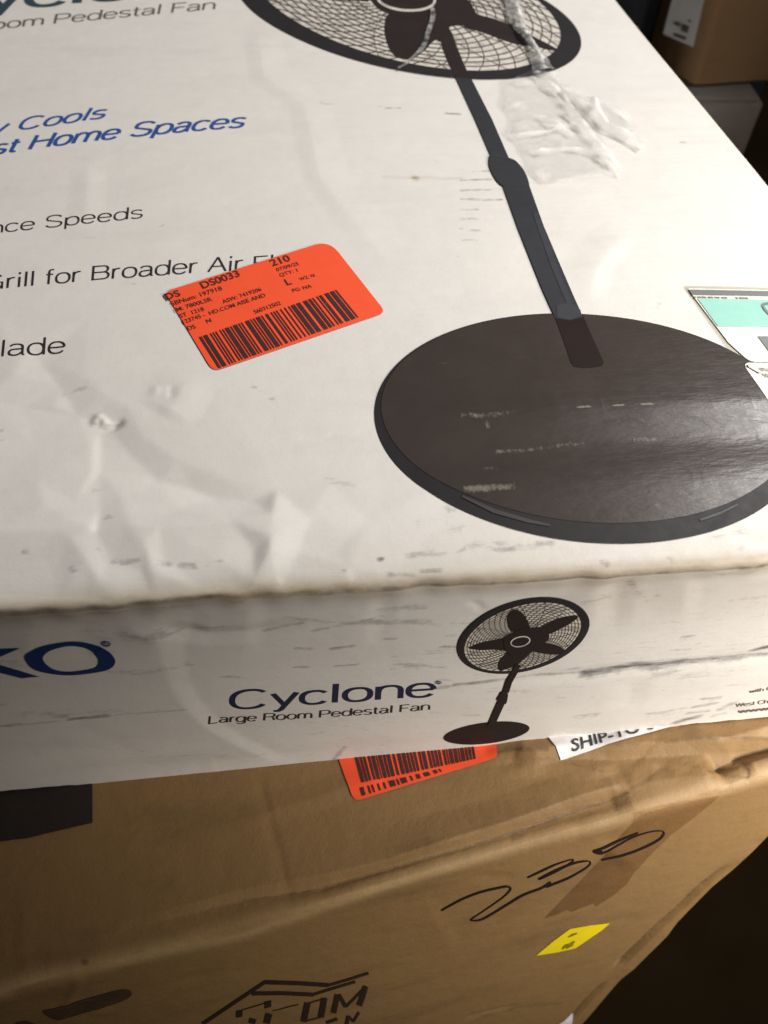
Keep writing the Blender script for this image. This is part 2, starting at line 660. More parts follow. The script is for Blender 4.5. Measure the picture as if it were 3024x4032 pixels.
WHITE = board_mat('white_coated_board', (0.745, 0.72, 0.68, 1), (0.37, 0.29, 0.185, 1), (0.065, 0.06, 0.07, 1),
                  0.50, (14, 260, 260), 0.00022)
KRAFT = board_mat('kraft_board', (0.25, 0.148, 0.056, 1), (0.40, 0.265, 0.125, 1), (0.06, 0.034, 0.014, 1),
                  0.60, (20, 160, 160), 0.0007, 0.45, 0.65)
KRAFT_BG = board_mat('kraft_board_plain', (0.34, 0.21, 0.105, 1), (0.40, 0.26, 0.13, 1), (0.06, 0.035, 0.015, 1),
                     0.55, (20, 160, 160), 0.0004)
KRAFT_SHADED = board_mat('shaded_kraft_board', (0.030, 0.020, 0.013, 1), (0.06, 0.04, 0.025, 1), (0.03, 0.02, 0.012, 1), 0.6, (20, 160, 160), 0.0004)  # kraft colour darkened to paint the shade on the lower carton
INK_BLACK = ink_mat('black_print', (0.022, 0.02, 0.022, 1), 0.45, 0.25)
INK_GREY = ink_mat('grey_print', (0.12, 0.10, 0.085, 1), 0.5, 0.2)
INK_BLUE = ink_mat('blue_print', (0.022, 0.075, 0.29, 1), 0.45, 0.2)
INK_NAVY = ink_mat('navy_print', (0.006, 0.030, 0.13, 1), 0.45, 0.15)
INK_DEEP = ink_mat('deep_navy_print', (0.005, 0.016, 0.055, 1), 0.45, 0.15)
INK_TEAL = ink_mat('slate_print', (0.03, 0.06, 0.075, 1), 0.45, 0.15)
FAN_BROWN = ink_mat('fan_brown_print', (0.048, 0.038, 0.034, 1), 0.25, 0.10, (0.34, 0.31, 0.27, 1), (38, 240, 240), 0.67, 0.16, 0.0003)
FAN_RIM = ink_mat('fan_rim_print', (0.024, 0.022, 0.024, 1), 0.45, 0.05, spec=0.12)
FAN_DARK = ink_mat('fan_dark_print', (0.022, 0.016, 0.015, 1), 0.6, 0.04, spec=0.12)
FAN_POLE = ink_mat('fan_pole_print', (0.032, 0.033, 0.039, 1), 0.42, 0.05, spec=0.2)
FAN_FOOT = ink_mat('fan_foot_print', (0.016, 0.009, 0.008, 1), 0.5, 0.0, spec=0.1)
FAN_POLE_LIGHT = ink_mat('fan_pole_light_print', (0.042, 0.044, 0.052, 1), 0.42, 0.05, spec=0.2)
FAN_SHINE = ink_mat('fan_highlight_print', (0.05, 0.046, 0.046, 1), 0.45, 0.0, spec=0.2)
FAN_WIRE = ink_mat('fan_wire_print', (0.06, 0.047, 0.04, 1), 0.45, 0.05)
FAN_BACK = ink_mat('fan_grille_back_print', (0.64, 0.60, 0.54, 1), 0.45, 0.7, (0.28, 0.25, 0.22, 1), (60, 160, 160), 0.5)
ORANGE = ink_mat('orange_paper', (0.90, 0.085, 0.022, 1), 0.55, 0.0)
STICKER_INK = ink_mat('sticker_print', (0.075, 0.012, 0.01, 1), 0.55, 0.55, (0.5, 0.05, 0.02, 1), (500, 500, 500), 0.55)
BAR_INK = ink_mat('barcode_print', (0.045, 0.012, 0.012, 1), 0.55, 0.45, (0.45, 0.05, 0.02, 1), (420, 420, 420), 0.6)
LABEL_WHITE = ink_mat('label_paper', (0.78, 0.75, 0.66, 1), 0.6, 0.18, (0.5, 0.46, 0.38, 1))
LABEL_TEAL = ink_mat('label_teal_print', (0.30, 0.60, 0.52, 1), 0.62, 0.1, spec=0.25)
LABEL_GREY = ink_mat('label_grey_print', (0.13, 0.145, 0.15, 1), 0.42, 0.1)
LABEL_BLUEWHITE = ink_mat('cool_label_paper', (0.66, 0.66, 0.68, 1), 0.5, 0.1)
YELLOW = ink_mat('yellow_paper', (0.78, 0.62, 0.005, 1), 0.55, 0.65, (0.25, 0.17, 0.01, 1), (110, 110, 110), 0.62)
YELLOW_INK = ink_mat('yellow_sticker_print', (0.20, 0.15, 0.005, 1), 0.55, 0.5, (0.6, 0.48, 0.01, 1), (300, 300, 300), 0.5)
MARKER = ink_mat('marker_ink', (0.018, 0.010, 0.008, 1), 0.4, 0.2, (0.12, 0.06, 0.03, 1))
STAMP = ink_mat('stamped_ink', (0.028, 0.014, 0.008, 1), 0.55, 0.35, (0.14, 0.075, 0.03, 1))
BLACK_LABEL = ink_mat('black_label', (0.016, 0.010, 0.007, 1), 0.7, 0.5, (0.04, 0.025, 0.013, 1), (90, 160, 160), 0.55)
FADED = ink_mat('faded_stamp_ink', (0.060, 0.034, 0.017, 1), 0.6, 0.6, (0.15, 0.085, 0.036, 1), (60, 220, 220), 0.52)


def film_mat(name, gloss, tint, haze, rough=0.12, scale=110, relief=0.0012):
    m, nt, b = new_mat(name)
    nt.nodes.remove(b)
    out = nt.nodes['Material Output']
    iso = coords(nt, (1, 1, 1))
    tr = N(nt, 'ShaderNodeBsdfTransparent')
    tr.inputs[0].default_value = tint
    gl = N(nt, 'ShaderNodeBsdfGlossy')
    gl.inputs['Color'].default_value = (0.9, 0.9, 0.9, 1)
    gl.inputs['Roughness'].default_value = rough
    df = N(nt, 'ShaderNodeBsdfDiffuse')
    df.inputs[0].default_value = (0.93, 0.925, 0.91, 1)
    bp = N(nt, 'ShaderNodeBump')
    bp.inputs['Distance'].default_value = relief
    nt.links.new(noise(nt, iso, scale, 2, 0.45), bp.inputs['Height'])
    nt.links.new(bp.outputs[0], gl.inputs['Normal'])
    m1 = N(nt, 'ShaderNodeMixShader')
    cv = N(nt, 'ShaderNodeAttribute', attribute_name='cover')
    hz = math_n(nt, 'ADD', math_n(nt, 'MULTIPLY', ramp(nt, noise(nt, iso, 70, 4), 0.35, 0.75), haze), math_n(nt, 'MULTIPLY', cv.outputs['Fac'], 0.75), True)
    nt.links.new(hz, m1.inputs[0])
    nt.links.new(tr.outputs[0], m1.inputs[1])
    nt.links.new(df.outputs[0], m1.inputs[2])
    m2 = N(nt, 'ShaderNodeMixShader')
    fr = N(nt, 'ShaderNodeLayerWeight')
    fr.inputs[0].default_value = gloss
    nt.links.new(math_n(nt, 'MULTIPLY', fr.outputs['Fresnel'], 0.6), m2.inputs[0])
    nt.links.new(m1.outputs[0], m2.inputs[1])
    nt.links.new(gl.outputs[0], m2.inputs[2])
    nt.links.new(m2.outputs[0], out.inputs[0])
    return m


FILM = film_mat('clear_film', 0.12, (0.985, 0.985, 0.98, 1), 0.13, 0.16, 90, 0.0016)
FILM_TWIST = film_mat('clear_film_twisted', 0.42, (0.80, 0.83, 0.82, 1), 0.5, 0.15, 160)
SLEEVE = film_mat('clear_sleeve', 0.08, (0.90, 0.89, 0.84, 1), 0.12, 0.3, 30, 0.0001)
TAPE_CLEAR = film_mat('clear_tape', 0.12, (0.95, 0.95, 0.96, 1), 0.04, 0.3, 60, 0.0006)
TAPE = film_mat('brown_tape', 0.2, (0.86, 0.81, 0.75, 1), 0.02, 0.22, 90)

# ----------------------------------------------------------------------------
# THE WHITE CARTON: sheets
# ----------------------------------------------------------------------------
R_EDGE = 0.0045
TOP = Surf((0, 0, 0), (1, 0, 0), (0, 1, 0))
FRONT = Surf((0, 0, 0), (1, 0, 0), (0, 0, 1))          # normal (0,-1,0): towards the viewer
c5 = lambda p: crop(p, .9114, 0, 1800)
c3 = lambda p: crop(p, .9114, 0, 900)
c6 = lambda p: crop(p, .9114, 1512, 1800)
c7 = lambda p: crop(p, .9114, 0, 2700)
c8 = lambda p: crop(p, .9114, 1512, 2700)

TOP.waves = [(Waves(9, 6, 16, 1), 0.0007), (Waves(12, 30, 70, 2, 0.7, 1.0), 0.00012)]
# the crushed near left corner: fold ridges and valleys
PT_ = dict(
    a0=(-700, 2130, 4.2), a1=(0, 2114, 4.6), a2=(240, 2108, 4.4), a3=(365, 2106, 4.4), a4=(386, 2114, 3.2), a5=(520, 2090, 4.6), a6=(638, 2092, 4.4), a7=(911, 2069, 4.2),
    a8=(1075, 2050, 4.8), a9=(1221, 2056, 2.4), b0=(1450, 2060, 0.9), b1=(1750, 2060, 0),
    r0=(-700, 1900, .6), r1=(-60, 1950, 0.9), r2=(182, 2010, 3.0), r3=(150, 1900, .6), r4=(140, 1760, -.6), r5=(300, 1985, .9), r6=(480, 1960, .4), r7=(700, 2010, 1.2),
    d0=(-60, 1562, -.3), d1=(91, 1593, -1.4), d2=(210, 1600, -.9), d3=(392, 1668, -2.4), d4=(300, 1625, -1.9), d5=(235, 1520, -1.6), d6=(155, 1420, -1.1), d7=(120, 1340, -.2), d8=(60, 1470, .3),
    v1=(394, 1760, -2.1), v2=(394, 1850, -1.7), v3=(394, 1990, .2), w1=(362, 1760, -.9), w2=(362, 1850, -.6),
    g1=(437, 1702, -2.2), g2=(529, 1800, -2.6), g3=(592, 1857, -2.5), g4=(620, 1887, -2.3), g5=(755, 1920, -2.4), g6=(838, 1955, -2.1), g7=(993, 1972, -.9), g8=(1030, 2000, .9),
    k1=(560, 1715, -.5), k2=(700, 1810, -.5), k3=(900, 1890, -.3), k4=(1090, 1930, 0), k5=(500, 1600, -.1), k6=(420, 1560, 0),
    z0=(-700, 1200, 0), z1=(0, 1250, 0), z2=(350, 1250, 0), z3=(700, 1500, 0), z4=(1000, 1750, 0), z5=(1300, 1900, 0), z6=(1750, 1900, 0), z7=(-700, 1560, 0), z8=(330, 1480, 0),
    m1=(170, 2170, 2.8), m2=(215, 2260, .2), m3=(292, 2137, 4.3), m4=(345, 2220, 2.8), m5=(400, 2300, .8), m6=(430, 2200, 1.5), m7=(575, 2160, 4.0), m8=(603, 2256, 1.6), m9=(560, 2260, .4),
    n1=(640, 2200, 1.6), n2=(860, 2215, 1.2), n3=(1070, 2130, 4.4), n4=(1062, 2190, 3.6), n5=(1000, 2280, .2), n6=(1085, 2260, .3), n7=(1180, 2180, 1.0), n8=(1320, 2170, .3), n9=(1000, 2170, 1.4),
    q0=(-700, 2345, -1.4), q1=(0, 2335, -1.8), q2=(232, 2345, -1.5), q3=(330, 2345, -1.3), q4=(456, 2366, -1.8), q5=(600, 2335, -1.9), q6=(800, 2318, -1.8), q7=(930, 2312, -1.5), q8=(962, 2332, -1.4), q9=(1120, 2290, -.8),
    s1=(1367, 2235, .5), s2=(1372, 2295, .2), s3=(1400, 2280, -.6), s4=(1550, 2270, -.3), s5=(1750, 2250, 0),
    t0=(-700, 2440, .1), t1=(0, 2405, 0), t2=(230, 2392, -.2), t3=(330, 2386, .2), t4=(456, 2378, -1.4), t5=(620, 2360, .3), t6=(800, 2350, .5), t7=(962, 2337, -1), t8=(1100, 2335, 0), t9=(1367, 2328, -.3), u0=(1750, 2310, 0),
    x0=(-700, 2700, .1), x1=(0, 2700, 0), x2=(456, 2700, -1), x3=(962, 2700, -.5), x4=(1367, 2700, 0), x5=(1750, 2700, 0))
TOP.set_facets({k_: (v_[0], v_[1], v_[2] * 0.85) for k_, v_ in PT_.items()}, ['a0 a1 a2 a3 a4 a5 a6 a7 a8 a9 b0 b1', 'r1 r2 a3', 'r3 r2', 'r4 r3', 'd0 d1 d4 d3', 'd6 d5 d4', 'd3 v1 v2 v3 a4', 'w1 w2', 'd3 g1 g2 g3 g4 g5 g6 g7 g8 a8', 'k1 k2 k3 k4',
                     'm3 m4 m5 q4', 'a5 m7 m8', 'a8 n3 n4 n5', 'n4 n6', 'q0 q1 q2 q3 q4 q5 q6 q7 q8', 'a1 m1 m2 q2', 's1 s2', 't0 t1 t2 t3 t4 t5 t6 t7 t8 t9 u0', 'd6 d7'])
TOP.crease([(615, 1520), (617, 1560)], 0.0004, 0.0025, 0.004, (.2, .2))
TOP.crease([(672, 1515), (674, 1575)], -0.0004, 0.004, 0.0025, (.2, .2))
# the dent itself and its torn flap
TOP.crease([(372, 1655), (385, 1638), (402, 1650), (425, 1672)], 0.0014, 0.003, 0.003, (0, 0))
TOP.crease([(430, 1672), (452, 1668), (462, 1664)], -0.0016, 0.004, 0.004, (0, 0))
# crest across the printed base, the board tips towards the viewer below it
TOP.crease([(1500, 1690), (1820, 1655), (2300, 1622), (2700, 1606), (3024, 1597), (3400, 1590)],
           0.0030, 0.10, 0.024, (0.35, 0), 0.1)
TOP.crease([(1500, 1960), (1900, 1935), (2400, 1905), (3024, 1870), (3400, 1850)],
           0.0013, 0.03, 0.03, (0.3, 0), 0.4)
# faint long creases up the panel
TOP.crease([(1010, 100), (1040, 300), (1200, 420), (1260, 700), (1420, 900), (1560, 1090)], 0.0006, 0.02, 0.012, (.1, .4), .3)
TOP.crease([(350, 640), (345, 760), (330, 900)], 0.0006, 0.012, 0.012, (.3, .3), .5)
TOP.crease([(2310, 1190), (2350, 1050), (2480, 900)], 0.0007, 0.02, 0.01, (.3, .3), .5)
TOP.crease([(760, 1470), (690, 1600), (640, 1640)], 0.0010, 0.016, 0.02, (.3, .3), .5)

FRONT.waves = [(Waves(7, 8, 18, 5), 0.0010), (Waves(10, 60, 190, 6, 0.12, 1.0), 0.00022)]
FRONT.crease(c5([(480, 720), (560, 740), (690, 800), (700, 880), (740, 1000), (790, 1080), (900, 1185), (1000, 1240), (1110, 1290), (1240, 1350)]), 0.0011, 0.010, 0.055, (.15, .1), .15)
FRONT.crease(c5([(700, 745), (900, 778), (1100, 760), (1320, 720)]), -0.0015, 0.008, 0.010, (.2, .3), .3)
FRONT.crease(c6([(1060, 960), (1075, 1030), (1040, 1080)]), -0.0004, 0.010, 0.014, (.2, .2), .2)
FRONT.crease(c6([(500, 975), (900, 925), (1280, 895), (1659, 850), (1900, 830)]), -0.0011, 0.008, 0.010, (.2, 0), .2)
for x_, a_ in ((120, .0005), (330, -.0004), (610, .0005), (760, -.0005), (980, .0006), (1450, .0005), (1500, -.0005), (2350, .0006), (2440, -.0006), (2700, .0005)):
    FRONT.crease([(x_ + 8, 2420 - .06 * x_), (x_ - 6, 2500 - .06 * x_), (x_ - 20, 2640 - .06 * x_)], a_, .008, .014, (.1, .4), .3)
FRONT.crease(c6([(430, 670), (400, 640), (370, 625)]), -0.0005, 0.003, 0.003, (.2, .2))


def top_right(y):
    return 0.4232 + (0.6197 - y) * 0.03536


X_LEFT, Y_BACK = -0.165, 0.655


def mark_map(surf, P, spots):
    g = np.zeros(len(P))
    for px, w, s in spots:
        d, _, _ = seg_dist(P, surf.plane(px))
        g = np.maximum(g, s * np.exp(-(d / w) ** 2))
    return g


top_scuffs = [
    (crop([(370, 482), (432, 483)], .8439, 950, 0), .0016, .95),
    (crop([(640, 497), (740, 503)], .8439, 950, 0), .0016, .85), (crop([(670, 500), (700, 502)], .8439, 950, 0), .002, 1),
    (crop([(955, 527), (1020, 532)], .8439, 950, 0), .0022, 1), (crop([(1240, 558), (1300, 560)], .8439, 950, 0), .0018, .8),
    (crop([(1550, 592), (1580, 594)], .8439, 950, 0), .0018, .8),
    (crop([(1280, 622), (1305, 624)], .9114, 1512, 0), .0022, .9), (crop([(1410, 640), (1430, 640)], .9114, 1512, 0), .0016, .5),
    (crop([(1480, 655), (1530, 690), (1590, 770)], .9114, 1512, 0), .0016, .55),
    (crop([(1070, 355), (1085, 358)], .9114, 1512, 900), .002, .5),
    (c5([(1390, 100), (1440, 115), (1540, 122)]), .0035, .55),
    (c6([(110, 420), (260, 410)]), .003, .6), (c6([(330, 405), (400, 385), (520, 385), (720, 380)]), .0035, .66),
    (c6([(480, 405), (560, 400)]), .002, .8), (c6([(30, 505), (130, 512)]), .002, .8), (c6([(165, 495), (240, 490)]), .002, .8),
    (c6([(940, 455), (960, 460)]), .002, .9), (c6([(1225, 440), (1240, 445)]), .002, .8),
    (c6([(1420, 350), (1560, 325)]), .003, .6), (c6([(150, 290), (310, 265)]), .003, .45),
    (c5([(490, 460), (600, 455)]), .0025, .68), (c5([(690, 470), (740, 468)]), .0022, .7), (c5([(780, 468), (840, 475)]), .0022, .85),
    (c5([(890, 465), (960, 450)]), .0022, .6), (c5([(110, 420), (125, 425)]), .0018, .7), (c5([(315, 490), (325, 500)]), .002, .8),
    (c5([(1480, 488), (1488, 492)]), .0014, 1), (c5([(1640, 445), (1650, 442)]), .0014, 1), (c5([(430, 410), (440, 415)]), .002, .6),
    (c3([(470, 840), (505, 850)]), .003, .8), (c3([(400, 835), (440, 850)]), .002, .55),
    # dirt ground into the front edge
    ([(-300, 2425), (0, 2412), (200, 2402)], .003, .72), ([(200, 2405), (456, 2380), (520, 2376)], .0026, .62),
    ([(500, 2372), (700, 2358), (957, 2338)], .0018, .8), ([(957, 2340), (1300, 2330), (1512, 2318)], .0022, .62),
    ([(1512, 2316), (1800, 2305), (2100, 2285)], .0018, .82), ([(2100, 2288), (2500, 2262), (3024, 2225), (3300, 2205)], .0020, .86),
]
# the ladder of short scrapes left of the clamp
for i, (x0, x1, y, s) in enumerate([(335, 455, 737, .55), (333, 460, 775, .72), (335, 500, 820, .66), (335, 505, 862, .74), (330, 405, 905, .6),
                                    (330, 410, 945, .6), (330, 410, 993, .55), (330, 400, 1038, .5), (320, 325, 1110, .5)]):
    top_scuffs.append((crop([(x0, y), (x1, y + 3)], .9114, 1512, 0), .0019, min(1, s + .18)))
top_tan = [
    ([(-300, 2420), (0, 2405), (456, 2378), (957, 2338), (1512, 2318), (2200, 2278), (3024, 2222), (3300, 2200)], .0075, .85),
    ([(1300, 2290), (1800, 2260), (2400, 2220), (3024, 2170)], .018, .22),
    (crop([(130, 765), (140, 768)], .9114, 1512, 0), .0022, 1.2),
    (crop([(0, 762), (130, 765), (330, 770)], .9114, 1512, 0), .0014, .3),
    ([(2440, 10), (2750, 390), (3010, 710), (3300, 1060)], .003, .5),
]

carton = thing('fan_carton', (0.14, 0.3, -0.19),
               'white printed carton with a pedestal fan picture, lying on the brown carton', 'carton')

# top panel with the rolled front edge, one sheet
q = np.concatenate([np.arange(R_EDGE - R_EDGE * math.pi / 2, 0.16, 0.0011), np.arange(0.16, Y_BACK, 0.0026)])
s = np.linspace(0, 1, 540)
qq, ss = np.meshgrid(q, s, indexing='ij')
yy = np.maximum(qq, 0.0)
xx = X_LEFT + ss * (top_right(yy) - X_LEFT)
P2 = np.stack([xx.ravel(), np.maximum(qq.ravel(), R_EDGE * 0.2)], 1)
V = TOP.at(P2)
a = np.clip((R_EDGE - qq.ravel()) / R_EDGE, 0, None)
k = a > 0
V[k, 1] = R_EDGE - R_EDGE * np.sin(a[k])
hh = V[:, 2].copy()
V[k, 2] = hh[k] * (1 - a[k] / (math.pi / 2)) - R_EDGE * (1 - np.cos(a[k]))
# ragged wear of the edge line
edge_w = Waves(14, 60, 420, 11, 1, 0)
V[k, 1] -= 0.0006 * edge_w(P2[k]) * np.sin(a[k])
# the right edge falls away in a soft fold
e = np.clip((ss.ravel() - 0.992) / 0.008, 0, 1)
V[:, 2] -= 0.004 * e * e
PG = P2.copy()
PG[k, 1] = V[k, 1]
# for wear on the roll: distance measured round the edge
PG[:, 1] = np.where(k, qq.ravel(), P2[:, 1])
gm = mark_map(TOP, PG, top_scuffs)
gm = np.maximum(gm, 0.26 * np.clip(Waves(12, 8, 50, 95, .5, 1.0)(PG) * 0.6 + 0.35, 0, 1))
r_ = np.random.default_rng(12)
for i in range(70):
    p_ = np.array([r_.uniform(-.1, .43), r_.beta(1, 3.2) * .5 + .004])
    an, L_ = r_.normal(0, .5), r_.gamma(1.5, .0013)
    d, _, _ = seg_dist(PG, np.array([p_ - L_ * np.array([math.cos(an), math.sin(an)]), p_ + L_ * np.array([math.cos(an), math.sin(an)])]))
    gm = np.maximum(gm, r_.uniform(.25, .58) * np.exp(-(d / r_.uniform(.001, .004)) ** 2))
tm = mark_map(TOP, PG, top_tan)
sp_w = Waves(20, 150, 900, 13)
gm = gm * (0.86 + 0.14 * np.clip(sp_w(PG), -1, 1))
top_panel = mesh_obj('top_panel', V, grid_faces(len(q), len(s))[:, ::1], WHITE, carton, attrs={'grime_shade': gm, 'tan': tm})

# front panel
fb_px = [(-400, 3150), (0, 3113), (200, 3098), (400, 3085), (640, 3070), (800, 3056), (850, 3040), (870, 3046), (1100, 3032), (1300, 3008),
         (1330, 3001), (1480, 2990), (1560, 2975), (1700, 2965), (1900, 2948), (2000, 2932), (2150, 2914), (2400, 2893), (2600, 2877),
         (2680, 2853), (2850, 2838), (3024, 2820), (3300, 2795)]
fb = FRONT.plane(fb_px)
xs = np.linspace(X_LEFT, top_right(0), 420)
zb = np.interp(xs, fb[:, 0], fb[:, 1])
zb += 0.0006 * Waves(16, 80, 600, 21, 1, 0)(np.stack([xs, xs * 0], 1))
t = np.linspace(0, 1, 150)
X, T = np.meshgrid(xs, t)
Z = -R_EDGE + T * (zb[None, :] + R_EDGE)
PF = np.stack([X.ravel(), Z.ravel()], 1)
VF = FRONT.at(PF)
fade = np.clip(T.ravel() / 0.06, 0, 1)
VF[:, 1] *= fade * np.clip((1.0 - T.ravel()) / 0.12, 0.15, 1)
VF[:, 1] += (0.0006 * -edge_w(np.stack([X.ravel(), X.ravel() * 0], 1))) * (1 - fade)
c2 = lambda p: crop(p, .2556, 2600, 2500)
front_scuffs_shade = [
    (c6([(640, 945), (760, 940), (870, 940)]), .0030, .66), (c6([(870, 936), (960, 925), (1080, 902)]), .0056, .98), (c6([(1080, 900), (1180, 905), (1280, 888)]), .0066, .95), (c6([(1280, 890), (1400, 880), (1540, 868)]), .0056, .82), (c6([(1180, 935), (1240, 925)]), .006, .6),
    (c6([(1540, 868), (1800, 840)]), .004, .7), (c6([(1600, 832), (1680, 812)]), .0035, 1.0), (c6([(1480, 870), (1530, 866)]), .003, .95),
    (c6([(310, 985), (480, 965)]), .0030, .8), (c6([(480, 965), (640, 945)]), .003, .55), (c6([(220, 1000), (270, 995)]), .003, .75),
    (c2([(250, 1340), (400, 1290), (580, 1250)]), .0045, .86), (c2([(520, 1085), (700, 1055), (870, 1030)]), .0032, .72),
    (c2([(650, 970), (890, 950)]), .0035, .6), (c2([(920, 1130), (1050, 1060), (1130, 1030)]), .004, .66), (c2([(420, 1190), (720, 1160)]), .003, .66),
    (c2([(800, 1240), (1010, 1190)]), .003, .55), (c2([(1080, 890), (1160, 880)]), .003, .5),
    (c7([(-60, 185), (120, 172), (250, 165)]), .003, .6), (c7([(300, 155), (380, 147), (460, 136)]), .0026, .92), (c7([(460, 136), (800, 105)]), .002, .55),
    (c5([(1280, 832), (1350, 832)]), .0018, .75), (c5([(1430, 832), (1530, 818)]), .0018, .78), (c5([(1270, 915), (1330, 912)]), .0016, .7),
    (c5([(1450, 908), (1545, 900)]), .0016, .76), (c5([(1140, 765), (1310, 722)]), .0016, .62),  # the last line paints the shade of a soft crease
    (c6([(250, 822), (320, 822)]), .002, .8), (c6([(190, 908), (260, 910)]), .0018, .66), (c6([(290, 720), (375, 720)]), .0015, .6),
    (c6([(0, 790), (60, 785)]), .0015, .62), (c6([(270, 772), (310, 772)]), .0015, .6), (c6([(30, 865), (120, 868)]), .0015, .5),
    (c7([(1420, 345), (1490, 270)]), .003, .66), (c6([(1060, 540), (1085, 580), (1120, 610)]), .003, .55),
    (c6([(1180, 600), (1130, 625)]), .003, .5), (c6([(1460, 500), (1659, 470)]), .006, .45), (c6([(1240, 830), (1320, 828)]), .0018, .6),
    (c6([(1500, 620), (1650, 600)]), .0022, .5), (c6([(1290, 775), (1330, 772)]), .002, .6),
    ([(-300, 2440), (0, 2432), (300, 2420), (600, 2396)], .0022, .5), ([(600, 2396), (957, 2368)], .003, .45),
    ([(1512, 2340), (2100, 2305)], .0018, .4),
    ([(1700, 2968), (2100, 2928), (2600, 2880)], .0016, .5),
]
front_extra = []
front_tan = [
    ([(-300, 2440), (0, 2432), (500, 2402), (957, 2362), (1512, 2338), (2200, 2300), (3024, 2245), (3300, 2225)], .0055, .5),
    ([(2300, 2350), (2700, 2330), (3100, 2320)], .02, .25),
]
r_ = np.random.default_rng(77)
for i in range(60):
    cx_, cz_ = r_.uniform(-0.1, 0.43), -r_.beta(1.3, 1.3) * 0.18
    if cx_ < 0.12 and r_.random() < 0.45:
        continue
    L_, an = r_.gamma(2.0, .006), r_.normal(0, .16)
    dz, dx = L_ * math.sin(an), L_ * math.cos(an)
    front_extra.append((np.array([[cx_ - dx, cz_ - dz], [cx_, cz_ + r_.normal(0, .0008)], [cx_ + dx, cz_ + dz]]), r_.uniform(.0015, .0075), r_.uniform(.34, .62)))
gf = mark_map(FRONT, PF, front_scuffs_shade)
for line, w, s_ in front_extra:
    d, _, _ = seg_dist(PF, line)
    gf = np.maximum(gf, s_ * np.exp(-(d / w) ** 2))
gf = np.maximum(gf, 0.30 * np.clip(0.5 + 0.6 * Waves(10, 12, 60, 91, .4, 1.0)(PF), 0, 1))
tf_ = mark_map(FRONT, PF, front_tan)
front_panel = mesh_obj('front_panel', VF, grid_faces(len(t), len(xs))[:, ::-1], WHITE, carton, attrs={'grime_shade': gf, 'tan': tf_})

# the remaining walls and the bottom flap edge
ZB = -0.186


def quad_strip(name, A, B, mat, parent, flip=False):
    n = len(A)
    verts = list(A) + list(B)
    F = [(i, i + 1, n + i + 1, n + i) for i in range(n - 1)]
    if flip:
        F = [f[::-1] for f in F]
    return mesh_obj(name, verts, F, mat, parent)


ys = np.linspace(0.0, Y_BACK, 40)
Ar = [(top_right(y), y, -0.004 - (R_EDGE - 0.004) * (1 if i == 0 else 0)) for i, y in enumerate(ys)]
Ar = [(x, y, TOP.height(np.array([[x, max(y, .0014)]]))[0] - 0.004) for x, y, z in Ar]
Br = [(top_right(y), y, (zb[-1] if y == 0 else ZB + .008)) for y in ys]
quad_strip('side_panel', Ar, Br, WHITE, carton)
Al = [(X_LEFT, y, 0.0) for y in ys]
Bl = [(X_LEFT, y, ZB - .012) for y in ys]
quad_strip('side_panel', Al, Bl, WHITE, carton, True)
quad_strip('back_panel', [(X_LEFT, Y_BACK, 0), (top_right(Y_BACK), Y_BACK, -.004)], [(X_LEFT, Y_BACK, ZB - .012), (top_right(Y_BACK), Y_BACK, ZB + .008)], WHITE, carton)
Ab = VF[-len(xs):]
Bb = Ab + np.array([0, 0.004, 0.0007])
Cb = np.stack([xs, np.full(len(xs), Y_BACK), np.interp(xs, [X_LEFT, .44], [ZB - .012, ZB + .008])], 1)
n = len(xs)
mesh_obj('bottom_panel', np.vstack([Ab, Bb, Cb]), [(i, i + 1, n + i + 1, n + i) for i in range(n - 1)] + [(n + i, n + i + 1, 2 * n + i + 1, 2 * n + i) for i in range(n - 1)], WHITE, carton)

# ---- lettering on the top panel ---------------------------------------------------------
wide_obj('lettering', TOP, [('Cyclone', (-300, 62), (875, -38), (14, -106), dict(weight=.135))], INK_TEAL, carton)
wide_obj('lettering', TOP, [('Large Room Pedestal Fan', (-424, 150), (842, 35), (8, -38), dict(weight=.105))], INK_GREY, carton)
wide_obj('lettering', TOP, [('y Cools', (-40, 532), (404, 468), (8, -46), dict(weight=.155, shear=.3))], INK_BLUE, carton)
wide_obj('lettering', TOP, [('st Home Spaces', (-34, 614), (950, 502), (8, -52), dict(weight=.155, shear=.3, sag=-10))], INK_BLUE, carton)
wide_obj('lettering', TOP, [('nce Speeds', (-36, 921), (558, 858), (5, -46), dict(weight=.095))], INK_BLACK, carton)
wide_obj('lettering', TOP, [('Grill for Broader Air', (-62, 1143), (955, 1063), (5, -57), dict(weight=.095, sag=-7))], INK_BLACK, carton)
wide_obj('lettering', TOP, [('Flow', (999, 1062), (1215, 1045), (4, -54), dict(weight=.095))], INK_BLACK, carton)
wide_obj('lettering', TOP, [('lade', (10, 1402), (250, 1384), (6, -64), dict(weight=.095))], INK_BLACK, carton)


